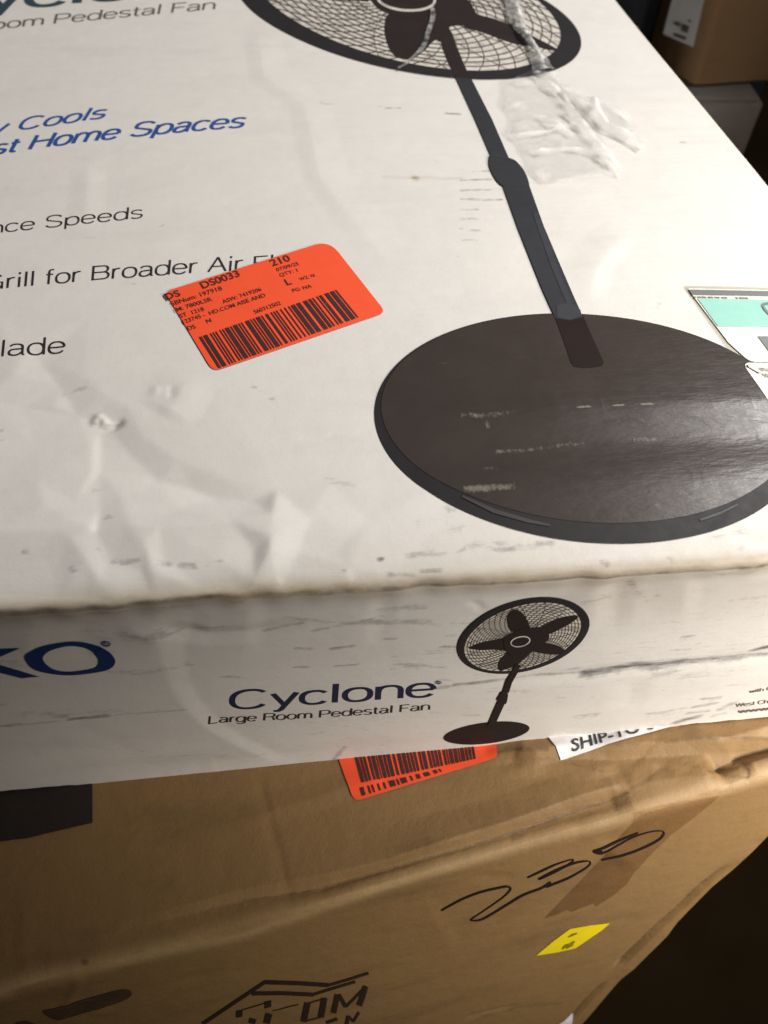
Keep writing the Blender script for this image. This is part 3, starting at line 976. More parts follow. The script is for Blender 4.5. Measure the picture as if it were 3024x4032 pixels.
# ---- printed fans -------------------------------------------------------------------------
def printed_fan(surf, outer, inner, hub, parent, label, hub_poly, blades, pole_parts, base_loop, base_inner, rings, spokes, wire, extra=None, step=0.005):
    Eo, Ei, Eh = outer, inner, hub
    bm = bmesh.new()
    add_poly(bm, surf.plane(ell(Ei, 120, 1.01)))
    bm_on(surf, bm, 0.00022, step)
    root = bm_obj('printed_fan', bm, FAN_BACK, parent)
    root['label'] = label
    # wires: rings between hub and rim, swept spokes
    bm = bmesh.new()
    nt_ = 160
    th = np.linspace(0, 2 * np.pi, nt_, endpoint=False)

    def at(kk, tt):
        c = (1 - kk) * Eh[0] + kk * Ei[0]
        p = (1 - kk) * Eh[1] + kk * Ei[1]
        q_ = (1 - kk) * Eh[2] + kk * Ei[2]
        return c + np.cos(tt)[:, None] * p + np.sin(tt)[:, None] * q_
    for i in range(rings):
        kk = 0.12 + 0.88 * (i + 1) / (rings + 1)
        add_stroke(bm, surf, at(np.full((nt_, 1), kk), th), wire, True)
    for j in range(spokes):
        a0 = 2 * np.pi * j / spokes
        kr = np.linspace(0.1, 1.0, 9)
        tw = a0 + 0.55 * kr ** 1.5
        pts = np.array([at(np.array([[k_]]), np.array([t_]))[0] for k_, t_ in zip(kr, tw)])
        add_stroke(bm, surf, pts, wire * 0.9)
    # rear guard seen through the front one: straight spokes the other way
    for j in range(spokes // 3):
        a0 = 2 * np.pi * (j + .5) / (spokes // 3)
        kr = np.linspace(0.1, 1.0, 7)
        tw = a0 - 0.35 * kr
        pts = np.array([at(np.array([[k_]]), np.array([t_]))[0] for k_, t_ in zip(kr, tw)])
        add_stroke(bm, surf, pts, wire * 0.6)
    bm_on(surf, bm, 0.00032, step * 1.4)
    bm_obj('printed_grille', bm, FAN_WIRE, root)
    for b_ in blades:
        bm = bmesh.new()
        add_poly(bm, surf.plane(smooth_loop(b_)))
        bm_on(surf, bm, 0.00042, step)
        bm_obj('printed_blade', bm, FAN_DARK, root)
    bm = bmesh.new()
    add_strip(bm, surf.plane(ell(Eo, 180)), surf.plane(ell(Ei, 180)), 3, True)
    bm_on(surf, bm, 0.00050, step)
    bm_obj('printed_rim', bm, FAN_RIM, root)
    bm = bmesh.new()
    add_poly(bm, surf.plane(smooth_loop(hub_poly)))
    bm_on(surf, bm, 0.00056, step)
    bm_obj('printed_hub', bm, FAN_DARK, root)
    if base_loop is not None:
        bm = bmesh.new()
        add_poly(bm, surf.plane(base_loop))
        bm_on(surf, bm, 0.00022, step)
        bm_obj('printed_base', bm, FAN_RIM if base_inner is not None else FAN_DARK, root)
        if base_inner is not None:
            bm = bmesh.new()
            add_poly(bm, surf.plane(base_inner))
            bm_on(surf, bm, 0.00040, step)
            bm_obj('printed_base_top', bm, FAN_BROWN, root)
    for nm, loop, mt, off in pole_parts:
        bm = bmesh.new()
        add_poly(bm, surf.plane(loop))
        bm_on(surf, bm, off, step)
        bm_obj(nm, bm, mt, root)
    return root


cA = lambda p: crop(p, .8439, 950, 0)
cB = lambda p: crop(p, .6028, 1700, 0)
c4 = lambda p: crop(p, .9114, 1512, 900)
cD = lambda p: crop(p, .979, 1400, 1200)
outer = fit_ellipse(cA([(25, 0), (50, 60), (200, 160), (400, 235), (600, 290), (800, 335), (1000, 365), (1200, 372), (1400, 350), (1500, 315),
                        (1570, 240), (1578, 190), (1540, 110), (1450, 20), (1425, 0)]))
inner = fit_ellipse(cA([(130, 0), (170, 40), (300, 130), (500, 215), (700, 272), (850, 303), (1000, 322), (1150, 331), (1300, 315), (1430, 265),
                        (1485, 200), (1482, 140), (1440, 60), (1390, 0)]))
hubE = (np.array(cA([(770, -6)])[0]), np.array([112., 8.]), np.array([-6., 44.]))
hub_poly = cA([(590, -40), (610, 5), (650, 45), (740, 75), (850, 90), (900, 150), (925, 190), (985, 165), (975, 120), (1060, 110), (1095, 70), (1085, 35), (1050, -10), (900, -60), (700, -70)])
blades = [cA([(690, 60), (668, 120), (675, 180), (700, 240), (740, 270), (795, 272), (850, 238), (890, 195), (940, 150), (930, 60), (800, 40)]),
          cA([(1060, 60), (1150, 75), (1240, 105), (1330, 150), (1475, 228), (1440, 232), (1370, 215), (1270, 200), (1120, 145), (1040, 118)]),
          cA([(300, -20), (460, -2), (600, 0), (640, -30), (560, -60), (400, -60)]),
          cA([(880, -60), (960, -180), (1060, -220), (1120, -160), (1040, -60)]), cA([(680, -50), (600, -160), (560, -230), (640, -220), (760, -80)])]
outer_base = fit_ellipse(cD([(66, 400), (100, 310), (200, 205), (400, 108), (600, 63), (780, 48), (900, 51), (1100, 75), (1300, 120), (1480, 178),
                             (75, 480), (130, 590), (200, 670), (300, 750), (400, 815), (600, 905), (800, 955), (1000, 968), (1200, 957), (1400, 920), (1550, 865), (1659, 797)]))
inner_base = fit_ellipse(cD([(115, 330), (200, 205), (400, 108), (600, 63), (780, 49), (900, 52), (1100, 77), (1300, 122), (1480, 180),
                             (105, 400), (130, 480), (200, 590), (300, 685), (420, 768), (600, 838), (800, 873), (1000, 880), (1200, 868), (1400, 828), (1560, 770), (1659, 720)]))
neck = cA([(925, 150), (985, 150), (1005, 210), (1040, 300), (1075, 375), (1090, 400), (1020, 400), (1000, 365), (965, 290), (940, 225)])
upper_pole = cA([(1000, 362), (1074, 368), (1110, 440), (1170, 560), (1248, 742), (1255, 770), (1180, 770), (1165, 735), (1090, 560), (1035, 440)])
clamp = smooth_loop(cB([(376, 1022), (372, 1075), (390, 1130), (430, 1195), (470, 1222), (560, 1225), (628, 1222), (630, 1190), (600, 1120), (550, 1060), (508, 1040), (450, 1025), (400, 1015)]))
lower_pole = c4([(500, -215), (615, -215), (690, 0), (770, 190), (855, 395), (800, 412), (738, 402), (690, 290), (640, 165), (575, 0)])
foot = c4([(732, 385), (855, 385), (880, 450), (943, 600), (935, 615), (900, 622), (850, 624), (815, 618), (803, 602), (770, 500)])
# light slivers on the printed rim of the base
gl1 = np.vstack([cD([(430, 775), (560, 832), (700, 872), (780, 890)]), cD([(780, 898), (690, 884), (550, 846), (425, 784)])])
gl2 = np.vstack([cD([(1380, 868), (1460, 840), (1530, 808)]), cD([(1534, 814), (1465, 850), (1384, 876)])])
big = printed_fan(TOP, outer, inner, hubE, carton, 'large fan picture printed on the top panel', hub_poly, blades,
                  [('printed_neck', neck, FAN_DARK, .0006), ('printed_pole', upper_pole, FAN_POLE, .00064), ('printed_pole', lower_pole, FAN_POLE, .00064),
                   ('printed_clamp', clamp, FAN_POLE, .00074), ('printed_pole_foot', foot, FAN_FOOT, .00056), ('printed_highlight', c4([(640, -60), (662, -60), (740, 150), (812, 335), (790, 345), (715, 160)]), FAN_POLE_LIGHT, .0008), ('printed_highlight', c4([(742, 345), (800, 330), (845, 365), (850, 392), (800, 410), (745, 400)]), FAN_POLE_LIGHT, .0008),
                   ('printed_highlight', gl1, FAN_SHINE, .00056), ('printed_highlight', gl2, FAN_SHINE, .00056)],
                  ell(outer_base, 200), ell(inner_base, 200), 11, 42, 4.6)
SCUFF, nt, b = new_mat('rubbed_print')
nt.nodes.remove(b)
tr = N(nt, 'ShaderNodeBsdfTransparent')
df = N(nt, 'ShaderNodeBsdfDiffuse')
df.inputs[0].default_value = (0.40, 0.37, 0.32, 1)
mx = N(nt, 'ShaderNodeMixShader')
e_ = N(nt, 'ShaderNodeAttribute', attribute_name='cover')
f_ = math_n(nt, 'ADD', math_n(nt, 'MULTIPLY', noise(nt, coords(nt, (420, 260, 260)), 1.0, 5, 0.75), 1.0), math_n(nt, 'MULTIPLY', e_.outputs['Fac'], .34))
nt.links.new(math_n(nt, 'MULTIPLY', math_n(nt, 'MULTIPLY', math_n(nt, 'SUBTRACT', f_, 0.68), 4.0, True), 0.42), mx.inputs[0])
nt.links.new(tr.outputs[0], mx.inputs[1])
nt.links.new(df.outputs[0], mx.inputs[2])
nt.links.new(mx.outputs[0], nt.nodes['Material Output'].inputs[0])


def rubbed(line, w, strength, parent):
    """a rubbed streak of print: cover fades from its middle line"""
    P = smooth_line(line, 8)
    T = np.gradient(P, axis=0)
    T /= np.linalg.norm(T, axis=1)[:, None]
    Nn = np.stack([-T[:, 1], T[:, 0]], 1)
    ks = np.linspace(-1, 1, 9)
    V_, cov = [], []
    end = np.minimum(1, np.minimum(np.arange(len(P)), np.arange(len(P))[::-1]) / 5)
    for k_ in ks:
        V_.append(TOP.at(TOP.plane(P + Nn * w * k_), .00062))
        cov.append(strength * (1 - k_ * k_) * end)
    o_ = mesh_obj('rubbed_streak', np.vstack(V_), grid_faces(len(ks), len(P))[:, ::-1], SCUFF, parent, attrs={'cover': np.concatenate(cov)})
    o_.location = -world_loc(parent)


for ln, w_, st_ in ((cD([(420, 750), (480, 752), (560, 748), (670, 742)]), 20, 1.25), (cD([(390, 465), (450, 460), (530, 462), (680, 450)]), 16, .8), (cD([(520, 470), (530, 500), (534, 515)]), 12, .9),
                    (cD([(865, 437), (910, 435), (950, 433)]), 6, 1.4), (cD([(1010, 431), (1050, 429), (1085, 428)]), 5, 1.5), (cD([(1125, 425), (1160, 424), (1200, 424)]), 6, 1.5),
                    (cD([(510, 600), (600, 598), (700, 592), (850, 572), (990, 565)]), 12, .75), (cD([(1040, 560), (1150, 552), (1280, 556)]), 14, .8), (cD([(1290, 660), (1420, 640), (1560, 655)]), 34, .5),
                    (cD([(1180, 820), (1210, 815), (1240, 818)]), 12, .9), (cD([(480, 672), (540, 668), (600, 672)]), 12, .6), (cD([(1060, 490), (1180, 485), (1290, 500)]), 22, .45), (cD([(1300, 480), (1450, 470), (1620, 470)]), 50, .5)):
    rubbed(ln, w_, st_, big)
bm = bmesh.new()
add_stroke(bm, TOP, ell((hubE[0], hubE[1], hubE[2]), 90), 9, True)
bm_on(TOP, bm, .00075, .006)
bm_obj('printed_badge_ring', bm, FAN_BACK, big)
# thin lighter edge line inside the clamp and on the rim
bm = bmesh.new()
add_stroke(bm, TOP, smooth_line(cB([(395, 1018), (450, 1032), (510, 1045), (545, 1065)])), 4)
bm_on(TOP, bm, .0009, .006)
bm_obj('printed_highlight', bm, FAN_SHINE, big)

cS = lambda p: crop(p, .4822, 1700, 2300)
so = fit_ellipse(cS([(212, 560), (230, 470), (300, 350), (420, 250), (560, 175), (700, 135), (850, 110), (960, 106), (1080, 120), (1180, 165), (1260, 240), (1292, 310),
                     (1275, 390), (1220, 470), (1120, 550), (1000, 620), (850, 680), (700, 715), (550, 728), (420, 715), (320, 675), (240, 610)]))
si = fit_ellipse(cS([(265, 530), (290, 450), (380, 340), (500, 260), (640, 195), (780, 163), (900, 150), (1000, 158), (1100, 185), (1190, 240), (1228, 310), (1225, 370),
                     (1180, 440), (1080, 540), (950, 610), (800, 670), (700, 695), (560, 705), (430, 690), (330, 640), (280, 590)]))
sh = (np.array(cS([(722, 460)])[0]), np.array([37., -7.]), np.array([2., 19.]))
sblades = [cS(p) for p in (
    [(710, 400), (640, 370), (617, 300), (630, 240), (678, 207), (730, 225), (780, 290), (802, 350), (795, 400)],
    [(880, 360), (1000, 288), (1100, 258), (1192, 248), (1150, 300), (1050, 360), (940, 405)],
    [(820, 535), (900, 480), (1000, 488), (1070, 520), (1086, 550), (1020, 568), (900, 560)],
    [(650, 540), (560, 610), (541, 665), (558, 702), (600, 690), (690, 655), (740, 600)],
    [(620, 440), (500, 453), (400, 475), (320, 508), (308, 525), (400, 536), (520, 532), (620, 535)])]
small = printed_fan(FRONT, so, si, sh, carton, 'small fan picture printed on the front panel',
                    cS([(590, 440), (640, 400), (720, 365), (800, 347), (910, 350), (955, 400), (945, 455), (860, 520), (810, 550), (740, 610), (660, 590), (600, 530)]),
                    sblades,
                    [('printed_pole', cS([(683, 640), (725, 650), (700, 715), (655, 800), (625, 880), (580, 870), (610, 785), (650, 715)]), FAN_DARK, .0006),
                     ('printed_clamp', smooth_loop(cS([(575, 868), (615, 878), (619, 905), (600, 965), (545, 940), (538, 925), (556, 895)])), FAN_DARK, .0007),
                     ('printed_pole', cS([(548, 930), (600, 950), (560, 1040), (522, 1120), (500, 1150), (455, 1140), (500, 1040)]), FAN_DARK, .0006)],
                    ell(fit_ellipse(cS([(97, 1260), (130, 1215), (220, 1165), (350, 1135), (500, 1118), (650, 1112), (760, 1128), (800, 1160), (780, 1190), (700, 1235),
                                        (550, 1280), (400, 1300), (250, 1305), (150, 1290)])), 120), None, 13, 44, 2.6)
bm = bmesh.new()
add_stroke(bm, FRONT, ell(sh, 60), 4, True)
bm_on(FRONT, bm, .00075, .006)
bm_obj('printed_badge_ring', bm, FAN_BACK, small)

# ---- lettering on the front panel ---------------------------------------------------------
cK = lambda p: crop(p, .4219, 0, 2450)
bm = bmesh.new()
oo = smooth_loop(cK([(232, 335), (290, 275), (420, 225), (660, 193), (860, 215), (1000, 260), (1075, 350), (1040, 425), (920, 468), (655, 502), (440, 485), (300, 440)]), 12)
oi = smooth_loop(cK([(398, 345), (440, 290), (530, 255), (650, 235), (780, 252), (870, 290), (920, 350), (905, 415), (820, 445), (660, 468), (530, 455), (440, 410)]), 12)
add_strip(bm, FRONT.plane(oo), FRONT.plane(oi), 2, True)
bm_on(FRONT, bm, .0004, .006)
bm_obj('lettering', bm, INK_NAVY, carton)
bm = bmesh.new()
add_poly(bm, FRONT.plane(cK([(-330, 275), (60, 250), (190, 242), (120, 275), (0, 330), (-90, 368), (-330, 300)])))
add_poly(bm, FRONT.plane(cK([(-330, 300), (-90, 368), (0, 408), (200, 465), (370, 520), (290, 522), (200, 532), (0, 482), (-330, 400)])))
bm_on(FRONT, bm, .0004, .006)
bm_obj('lettering', bm, INK_NAVY, carton)
for ring, p0_, p1_, up_, w_ in ((ell((cK([(990, 202)])[0], np.array([17., -1.]), np.array([1., 8.])), 40), cK([(968, 213)])[0], cK([(1010, 211)])[0], (1, -9), 4),
                                (ell((np.array([1727., 2687.]), np.array([10., -1.]), np.array([.5, 5.5])), 30), (1722, 2690), (1732, 2689), (.5, -6), 3)):
    bm = bmesh.new()
    add_stroke(bm, FRONT, ring, w_, True)
    add_text(bm, FRONT, 'R', p0_, p1_, up_, offset=0.01)
    bm_on(FRONT, bm, .0004, .006)
    bm_obj('registered_mark', bm, INK_NAVY, carton)
wide_obj('lettering', FRONT, [('Cyclone', (912, 2801), (1706, 2741), (5, -74), dict(weight=.135))], INK_DEEP, carton)
wide_obj('lettering', FRONT, [('Large Room Pedestal Fan', (822, 2855), (1690, 2794), (3, -29), dict(weight=.11, sag=6))], INK_BLACK, carton)
wide_obj('lettering', FRONT, [('with C', (2949, 2724), (3036, 2711), (2, -13), dict(weight=.12))], INK_GREY, carton)
wide_obj('lettering', FRONT, [('West Che', (2895, 2779), (3040, 2762), (2, -14), dict(weight=.12))], INK_GREY, carton)
wide_obj('lettering', FRONT, [('www.', (2908, 2804), (3034, 2791), (2, -10), dict(weight=.22))], INK_GREY, carton)


# ---- stickers -----------------------------------------------------------------------------
def bars(bm, surf, tl, tr, br, bl, widths, hi=None):
    """a barcode between four pixel corners"""
    tl, tr, br, bl = (np.asarray(p, float) for p in (tl, tr, br, bl))
    tot = sum(widths)
    x = 0
    for i, w in enumerate(widths):
        if i % 2 == 0:
            a_, b_ = x / tot, (x + w) / tot
            P = [tl + (tr - tl) * a_, tl + (tr - tl) * b_, bl + (br - bl) * b_, bl + (br - bl) * a_]
            add_poly(bm, surf.plane(P))
        x += w


st_px = [(649, 1149), (1296, 948), (1519, 1234), (839, 1466)]
TOP_ST = [np.array(p, float) for p in st_px]
sticker = poly_obj('orange_sticker', TOP, [round_corners(TOP_ST, [26, 60, 30, 34], 8)], ORANGE, carton, .0005, .004)
sticker['label'] = 'orange barcode sticker on the top panel'
e3 = lambda p: tuple(crop([p], .5787, 600, 900)[0])


def st_text(items, off):
    return [(s_, e3(a_), e3(b_), tuple(np.array(u_) * .5787), dict(offset=off)) for s_, a_, b_, u_ in items]


text_obj('lettering', TOP, st_text([('DS', (97, 490), (198, 460), (-24, -40)), ('DS0033', (345, 414), (602, 326), (-27, -42)), ('210', (818, 262), (945, 222), (-26, -42))], 0.02), STICKER_INK, sticker, .0007)
text_obj('lettering', TOP, st_text([('L', (918, 392), (952, 382), (-24, -40))], 0.02), STICKER_INK, sticker, .0007)
text_obj('lettering', TOP, st_text([('N', (374, 650), (406, 638), (-12, -24))], 0.02), STICKER_INK, sticker, .0007)
text_obj('lettering', TOP, st_text([('SBNum: 197918', (136, 530), (480, 422), (-15, -27)), ('IM: 7800LSR', (160, 572), (412, 494), (-14, -24)), ('ASW: 7419206', (485, 516), (748, 428), (-14, -24)),
                                    ('ST  1218', (195, 612), (358, 562), (-14, -24)), ('123745 -  HD.COM AISE AND', (215, 652), (775, 468), (-14, -24)),
                                    ('DS', (248, 698), (300, 682), (-14, -26)), ('S60312502', (700, 586), (880, 522), (-14, -24)), ('07/09/25', (850, 298), (1000, 252), (-12, -22)),
                                    ('QTY: 1', (872, 334), (992, 298), (-12, -22)), ('WZ: N', (1008, 362), (1108, 332), (-12, -20)), ('PG: NA', (960, 440), (1088, 406), (-12, -22))], 0.006),
         STICKER_INK, sticker, .0007)
bm = bmesh.new()
ws = []
for i in range(34):
    ws += [random.choice([1, 1, 2, 3]), random.choice([1, 1, 2])]
bars(bm, TOP, e3((318, 745)), e3((1252, 424)), e3((1404, 612)), e3((452, 958)), ws[:-1])
bm_on(TOP, bm, .0007, .004)
bm_obj('barcode', bm, BAR_INK, sticker)

# right-hand shipping labels in a clear sleeve
cL = lambda p: crop(p, .2712, 2624, 1080)
sleeve = poly_obj('label_sleeve', TOP, [round_corners(cL([(225, 195), (3000, 265), (4700, 2700), (3300, 2720), (1620, 2280), (1050, 1400), (800, 1060)]), [22, 0, 0, 0, 0, 0, 0])], SLEEVE, carton, .0003, .005)
lab1 = poly_obj('shipping_label', TOP, [round_corners(cL([(290, 240), (3000, 310), (3700, 1360), (1170, 1350), (870, 1060)]), [10, 0, 0, 30, 0])], LABEL_WHITE, carton, .00055, .005)
lab1['label'] = 'white shipping label with a pale teal band'
poly_obj('dark_band', TOP, [cL([(310, 265), (2900, 320), (2960, 395), (355, 345)])], LABEL_GREY, lab1, .0008, .005)
poly_obj('teal_band', TOP, [cL([(432, 400), (3000, 455), (3280, 850), (720, 820)])], LABEL_TEAL, lab1, .0008, .005)
poly_obj('dark_block', TOP, [cL([(1290, 970), (3000, 985), (3300, 1290), (1480, 1245)])], LABEL_GREY, lab1, .0008, .005)
bm = bmesh.new()
for i in range(16):
    x0 = 375 + i * 50 + random.uniform(-6, 6)
    if 10 <= i <= 11:
        continue
    w_ = random.uniform(22, 40)
    y0 = 366 + i * 1.2
    add_poly(bm, TOP.plane(cL([(x0, y0), (x0 + w_, y0 + 1), (x0 + w_ + 14, y0 + 24), (x0 + 14, y0 + 23)])))
bm_on(TOP, bm, .0008, .005)
bm_obj('lettering', bm, LABEL_GREY, lab1)
bm = bmesh.new()
add_stroke(bm, TOP, smooth_line(cL([(1560, 470), (1450, 480), (1375, 500), (1390, 555), (1440, 620), (1520, 690)])), [5, 8, 11, 12, 12, 10] if False else 9)
bm_on(TOP, bm, .00105, .005)
bm_obj('lettering', bm, LABEL_GREY, lab1)
lab2 = poly_obj('shipping_label', TOP, [round_corners(cL([(1090, 1362), (3400, 1375), (4300, 2700), (3300, 2720), (1640, 2230), (1110, 1440)]), [18, 0, 0, 0, 0, 12])], LABEL_WHITE, carton, .0006, .005)
lab2['label'] = 'plain white label below the teal one'
text_obj('lettering', TOP, [('PNA', cL([(1430, 1445)])[0], cL([(1275, 1440)])[0], (14, 16), dict(offset=0.012)), ('BGBS', cL([(1530, 1538)])[0], cL([(1330, 1533)])[0], (14, 16), dict(offset=0.012)),
                            ('N', cL([(1520, 1630)])[0], cL([(1430, 1628)])[0], (22, 28), dict(offset=0.02))], LABEL_GREY, lab2, .0009)


# ---- torn clear tape on the top panel --------------------------------------------------------
def film(name, loop, mat, parent, amp, base, seed, step=0.0025, label=None, ridges=(), trace_surf=TOP):
    bm = bmesh.new()
    add_poly(bm, trace_surf.plane(loop))
    bm_on(trace_surf, bm, base, step)
    P = np.array([(v.co.x, v.co.y) for v in bm.verts])
    w1 = Waves(10, 60, 190, seed)(P)
    w2 = Waves(10, 200, 520, seed + 1)(P)
    h = amp * (0.5 * np.abs(w1) + 0.22 * np.abs(w2))
    cover = 0.55 * np.clip(np.abs(w1) - 0.75, 0, 1) * np.clip(1.2 - np.abs(w2), 0, 1)
    for line, a_, wd in ridges:
        d, _, _ = seg_dist(P, trace_surf.plane(line))
        h += 0.55 * a_ * np.clip(1 - d / wd, 0, 1) ** 1.4
        cover = np.maximum(cover, np.clip(1 - d / .0032, 0, 1) * (0.55 + 0.45 * w2.clip(-1, 1)))  # whitened ridges paint the film's highlights
    for v, hh_ in zip(bm.verts, h):
        v.co = Vector(v.co) + Vector(trace_surf.n) * float(hh_)
    o = bm_obj(name, bm, mat, parent)
    at_ = o.data.attributes.new('cover', 'FLOAT', 'POINT')
    at_.data.foreach_set('value', cover.astype(np.float32))
    if label:
        o['label'] = label
    return o


film('torn_tape', cB([(470, 560), (560, 510), (670, 460), (800, 470), (850, 560), (960, 640), (1090, 800), (1240, 1165), (1060, 1165), (880, 1195), (735, 1230), (640, 1120), (580, 980),
                      (500, 910), (540, 830), (470, 720)]), FILM, carton, .0022, .0008, 41, .0022, 'torn clear tape lying crumpled on the top panel',
     ridges=[(cB([(680, 500), (840, 640), (960, 820), (1220, 1155)]), .006, .012), (cB([(560, 905), (760, 880), (940, 830)]), .003, .008),
             (cB([(700, 1010), (860, 990), (1010, 1000)]), .003, .008), (cB([(640, 760), (760, 800), (900, 900)]), .0025, .007)])
film('torn_tape', cB([(780, 470), (900, 600), (1050, 680), (1180, 705), (1290, 790), (1335, 860), (1300, 910), (1395, 970), (1350, 1000), (1230, 925), (1080, 850), (950, 740), (840, 620)]),
     FILM, carton, .0022, .0012, 51, .0022, 'lifted flap of clear tape',
     ridges=[(cB([(880, 600), (1050, 720), (1130, 850), (1380, 975)]), .007, .012), (cB([(1060, 690), (1050, 770)]), .005, .007)])
film('torn_tape', cB([(470, -30), (560, -30), (600, 60), (605, 180), (660, 300), (740, 370), (800, 475), (730, 500), (655, 480), (640, 380), (620, 300), (550, 220), (490, 110)]),
     FILM_TWIST, carton, .003, .0012, 61, .0016, 'twisted strand of clear tape over the printed grille',
     ridges=[(cB([(530, -30), (580, 180), (690, 360), (730, 490)]), .006, .008)])
film('torn_tape', smooth_loop(cA([(885, 40), (905, 55), (900, 100), (875, 180), (850, 240), (790, 290), (740, 328), (735, 318), (800, 270), (840, 215), (862, 150), (880, 95)])),
     FILM_TWIST, carton, .002, .001, 71, .0016, 'thin strand of clear tape by the printed hub')

# ----------------------------------------------------------------------------
# THE BROWN CARTON BENEATH
# ----------------------------------------------------------------------------
z0, z1 = -0.200, -0.180
kx = (z1 - z0) / (0.3882 + 0.0712)
BN = np.array([-kx, 0, 1.0])
BD = z0 + kx * 0.0712
EA, EB = hit([(0, 3921)], BN, BD)[0], hit([(3024, 3055)], BN, BD)[0]
UE = (EB - EA)
UE /= np.linalg.norm(UE)                                # along its front top edge
nb = BN / np.linalg.norm(BN)
VE = np.cross(nb, UE)                                   # back, along the top
BTOP = Surf(EA, UE, VE)
LEAN = math.radians(15)
hz = np.array([UE[1], -UE[0], 0])
hz /= np.linalg.norm(hz)
down = np.cross(UE, np.cross(np.array([0, 0, -1.0]), UE))
down /= np.linalg.norm(down)
DN = down * math.cos(LEAN) + hz * math.sin(LEAN)        # down the bulged front
BFRONT = Surf(EA, UE, -DN)
BTOP.waves = [(Waves(8, 10, 30, 31), 0.0008)]
BFRONT.waves = [(Waves(8, 10, 26, 33), 0.0010)]
# fold line running just behind the edge, crushed flaps on the right
BTOP.crease([(500, 3660), (957, 3540), (1300, 3480), (1512, 3429), (1800, 3340), (1986, 3283), (2300, 3170), (2470, 3118)], -0.0060, 0.005, 0.014, (.3, .05), .1)
BTOP.crease([(1512, 3395), (1986, 3262), (2470, 3098)], 0.0030, 0.018, 0.006, (.2, .05), .2)
BTOP.crease(c8([(440, 300), (560, 285), (650, 295), (780, 272), (1000, 270), (1200, 255), (1450, 240), (1700, 225)]), 0.0060, 0.022, 0.007, (.2, 0), .1)
BTOP.crease(c8([(560, 330), (700, 320), (860, 350), (1000, 390)]), 0.0022, 0.010, 0.010, (.2, .2), .1)
BTOP.crease(c8([(1420, 362), (1500, 320), (1570, 290), (1700, 250)]), -0.0065, 0.010, 0.006, (.1, 0), .1)
BTOP.crease(c8([(1420, 362), (1560, 345), (1590, 365), (1575, 395)]), -0.0024, 0.004, 0.006, (.1, .1), .1)
BTOP.crease(c8([(1280, 170), (1440, 260), (1520, 300)]), 0.0018, 0.010, 0.012, (.2, .1), .2)
BTOP.crease(c8([(1000, 430), (1200, 410), (1420, 380)]), 0.0020, 0.012, 0.010, (.2, .1), .2)
BTOP.crease(c7([(1125, 400), (1160, 560), (1220, 780), (1250, 930)]), -0.0004, 0.004, 0.006, (.1, .1), .1)
BTOP.crease(c7([(1000, 590), (1250, 520), (1500, 440), (1659, 400)]), 0.0010, 0.010, 0.008, (.2, .1), .2)
BTOP.crease(crop([(190, 1150), (200, 1500), (215, 1800)], .4667, 0, 3000), 0.0003, 0.006, 0.006, (.2, .1), .2)
BFRONT.crease(crop([(1400, 320), (1200, 500), (1080, 620), (900, 780), (690, 985)], .6172, 2000, 3200), -0.0030, 0.006, 0.008, (.2, .05), .2)
BFRONT.crease(crop([(620, 1080), (500, 1200), (380, 1330)], .6172, 2000, 3200), -0.0025, 0.006, 0.006, (.2, .1), .2)
BFRONT.crease(crop([(1100, 700), (900, 870), (700, 1060)], .6172, 2000, 3200), 0.0018, 0.02, 0.02, (.2, .2), .4)
BFRONT.crease(c8([(350, 1440), (420, 1420), (585, 1380)]), -0.0015, 0.006, 0.006, (.2, .2), .2)

r_ = np.random.default_rng(5)
for i in range(22):
    x_ = r_.uniform(2050, 3100)
    y_ = 3260 - (x_ - 2100) * .22 - r_.uniform(20, 330)
    an = r_.normal(-.25, .35)
    L_ = r_.uniform(40, 150)
    p_ = [(x_ - L_ * math.cos(an), y_ - L_ * math.sin(an)), (x_ + r_.normal(0, 8), y_ + r_.normal(0, 8)), (x_ + L_ * math.cos(an), y_ + L_ * math.sin(an))]
    BTOP.crease(p_, r_.choice([-1, 1]) * r_.uniform(.0004, .0012), r_.uniform(.003, .010), r_.uniform(.002, .010), (.4, .4))
for i in range(16):
    x_ = r_.uniform(100, 2700)
    y_ = 3921 - x_ * .286 + r_.uniform(20, 420)
    an = r_.normal(-.3, .5)
    L_ = r_.uniform(40, 180)
    p_ = [(x_ - L_ * math.cos(an), y_ - L_ * math.sin(an)), (x_, y_ + r_.normal(0, 8)), (x_ + L_ * math.cos(an), y_ + L_ * math.sin(an))]
    BFRONT.crease(p_, r_.choice([-1, 1]) * r_.uniform(.0003, .0008), r_.uniform(.004, .014), r_.uniform(.004, .014), (.4, .4), .2)
brown = thing('brown_carton', (0.18, 0.2, -0.53), 'brown cardboard carton with handwritten 235 and a yellow sticker, under the white carton', 'carton')
RB = 0.009
red_px = [(3024, 3286), (2957, 3354), (2885, 3420), (2802, 3490), (2700, 3595), (2617, 3681), (2520, 3778), (2432, 3867), (2360, 3950), (2309, 4009), (2270, 4050)]
red = BFRONT.plane(red_px)                     # traced right edge of the front, (s, -down)
# carry it on to the top corner and down to the floor
o_ = np.argsort(-red[:, 1])
red = red[o_]
slope0 = (red[2, 0] - red[0, 0]) / (red[2, 1] - red[0, 1])
S_TOP = red[0, 0] + slope0 * (0 - red[0, 1])
slope1 = (red[-1, 0] - red[-4, 0]) / (red[-1, 1] - red[-4, 1])
V_BOT = -0.345
red = np.vstack([[S_TOP, 0], red, [red[-1, 0] + slope1 * (V_BOT - red[-1, 1]), V_BOT]])
S_LEFT = -0.10
rows = []
pf_rows = []
# profile, from the back of the top to the foot of the front
qs = np.concatenate([-np.linspace(0.30, 0.16, 30), -np.linspace(0.159, RB, 190)])
ns = 520
u01 = np.linspace(0, 1, ns)
pts, gA, tA = [], [], []


def brow_edge(P):
    return None


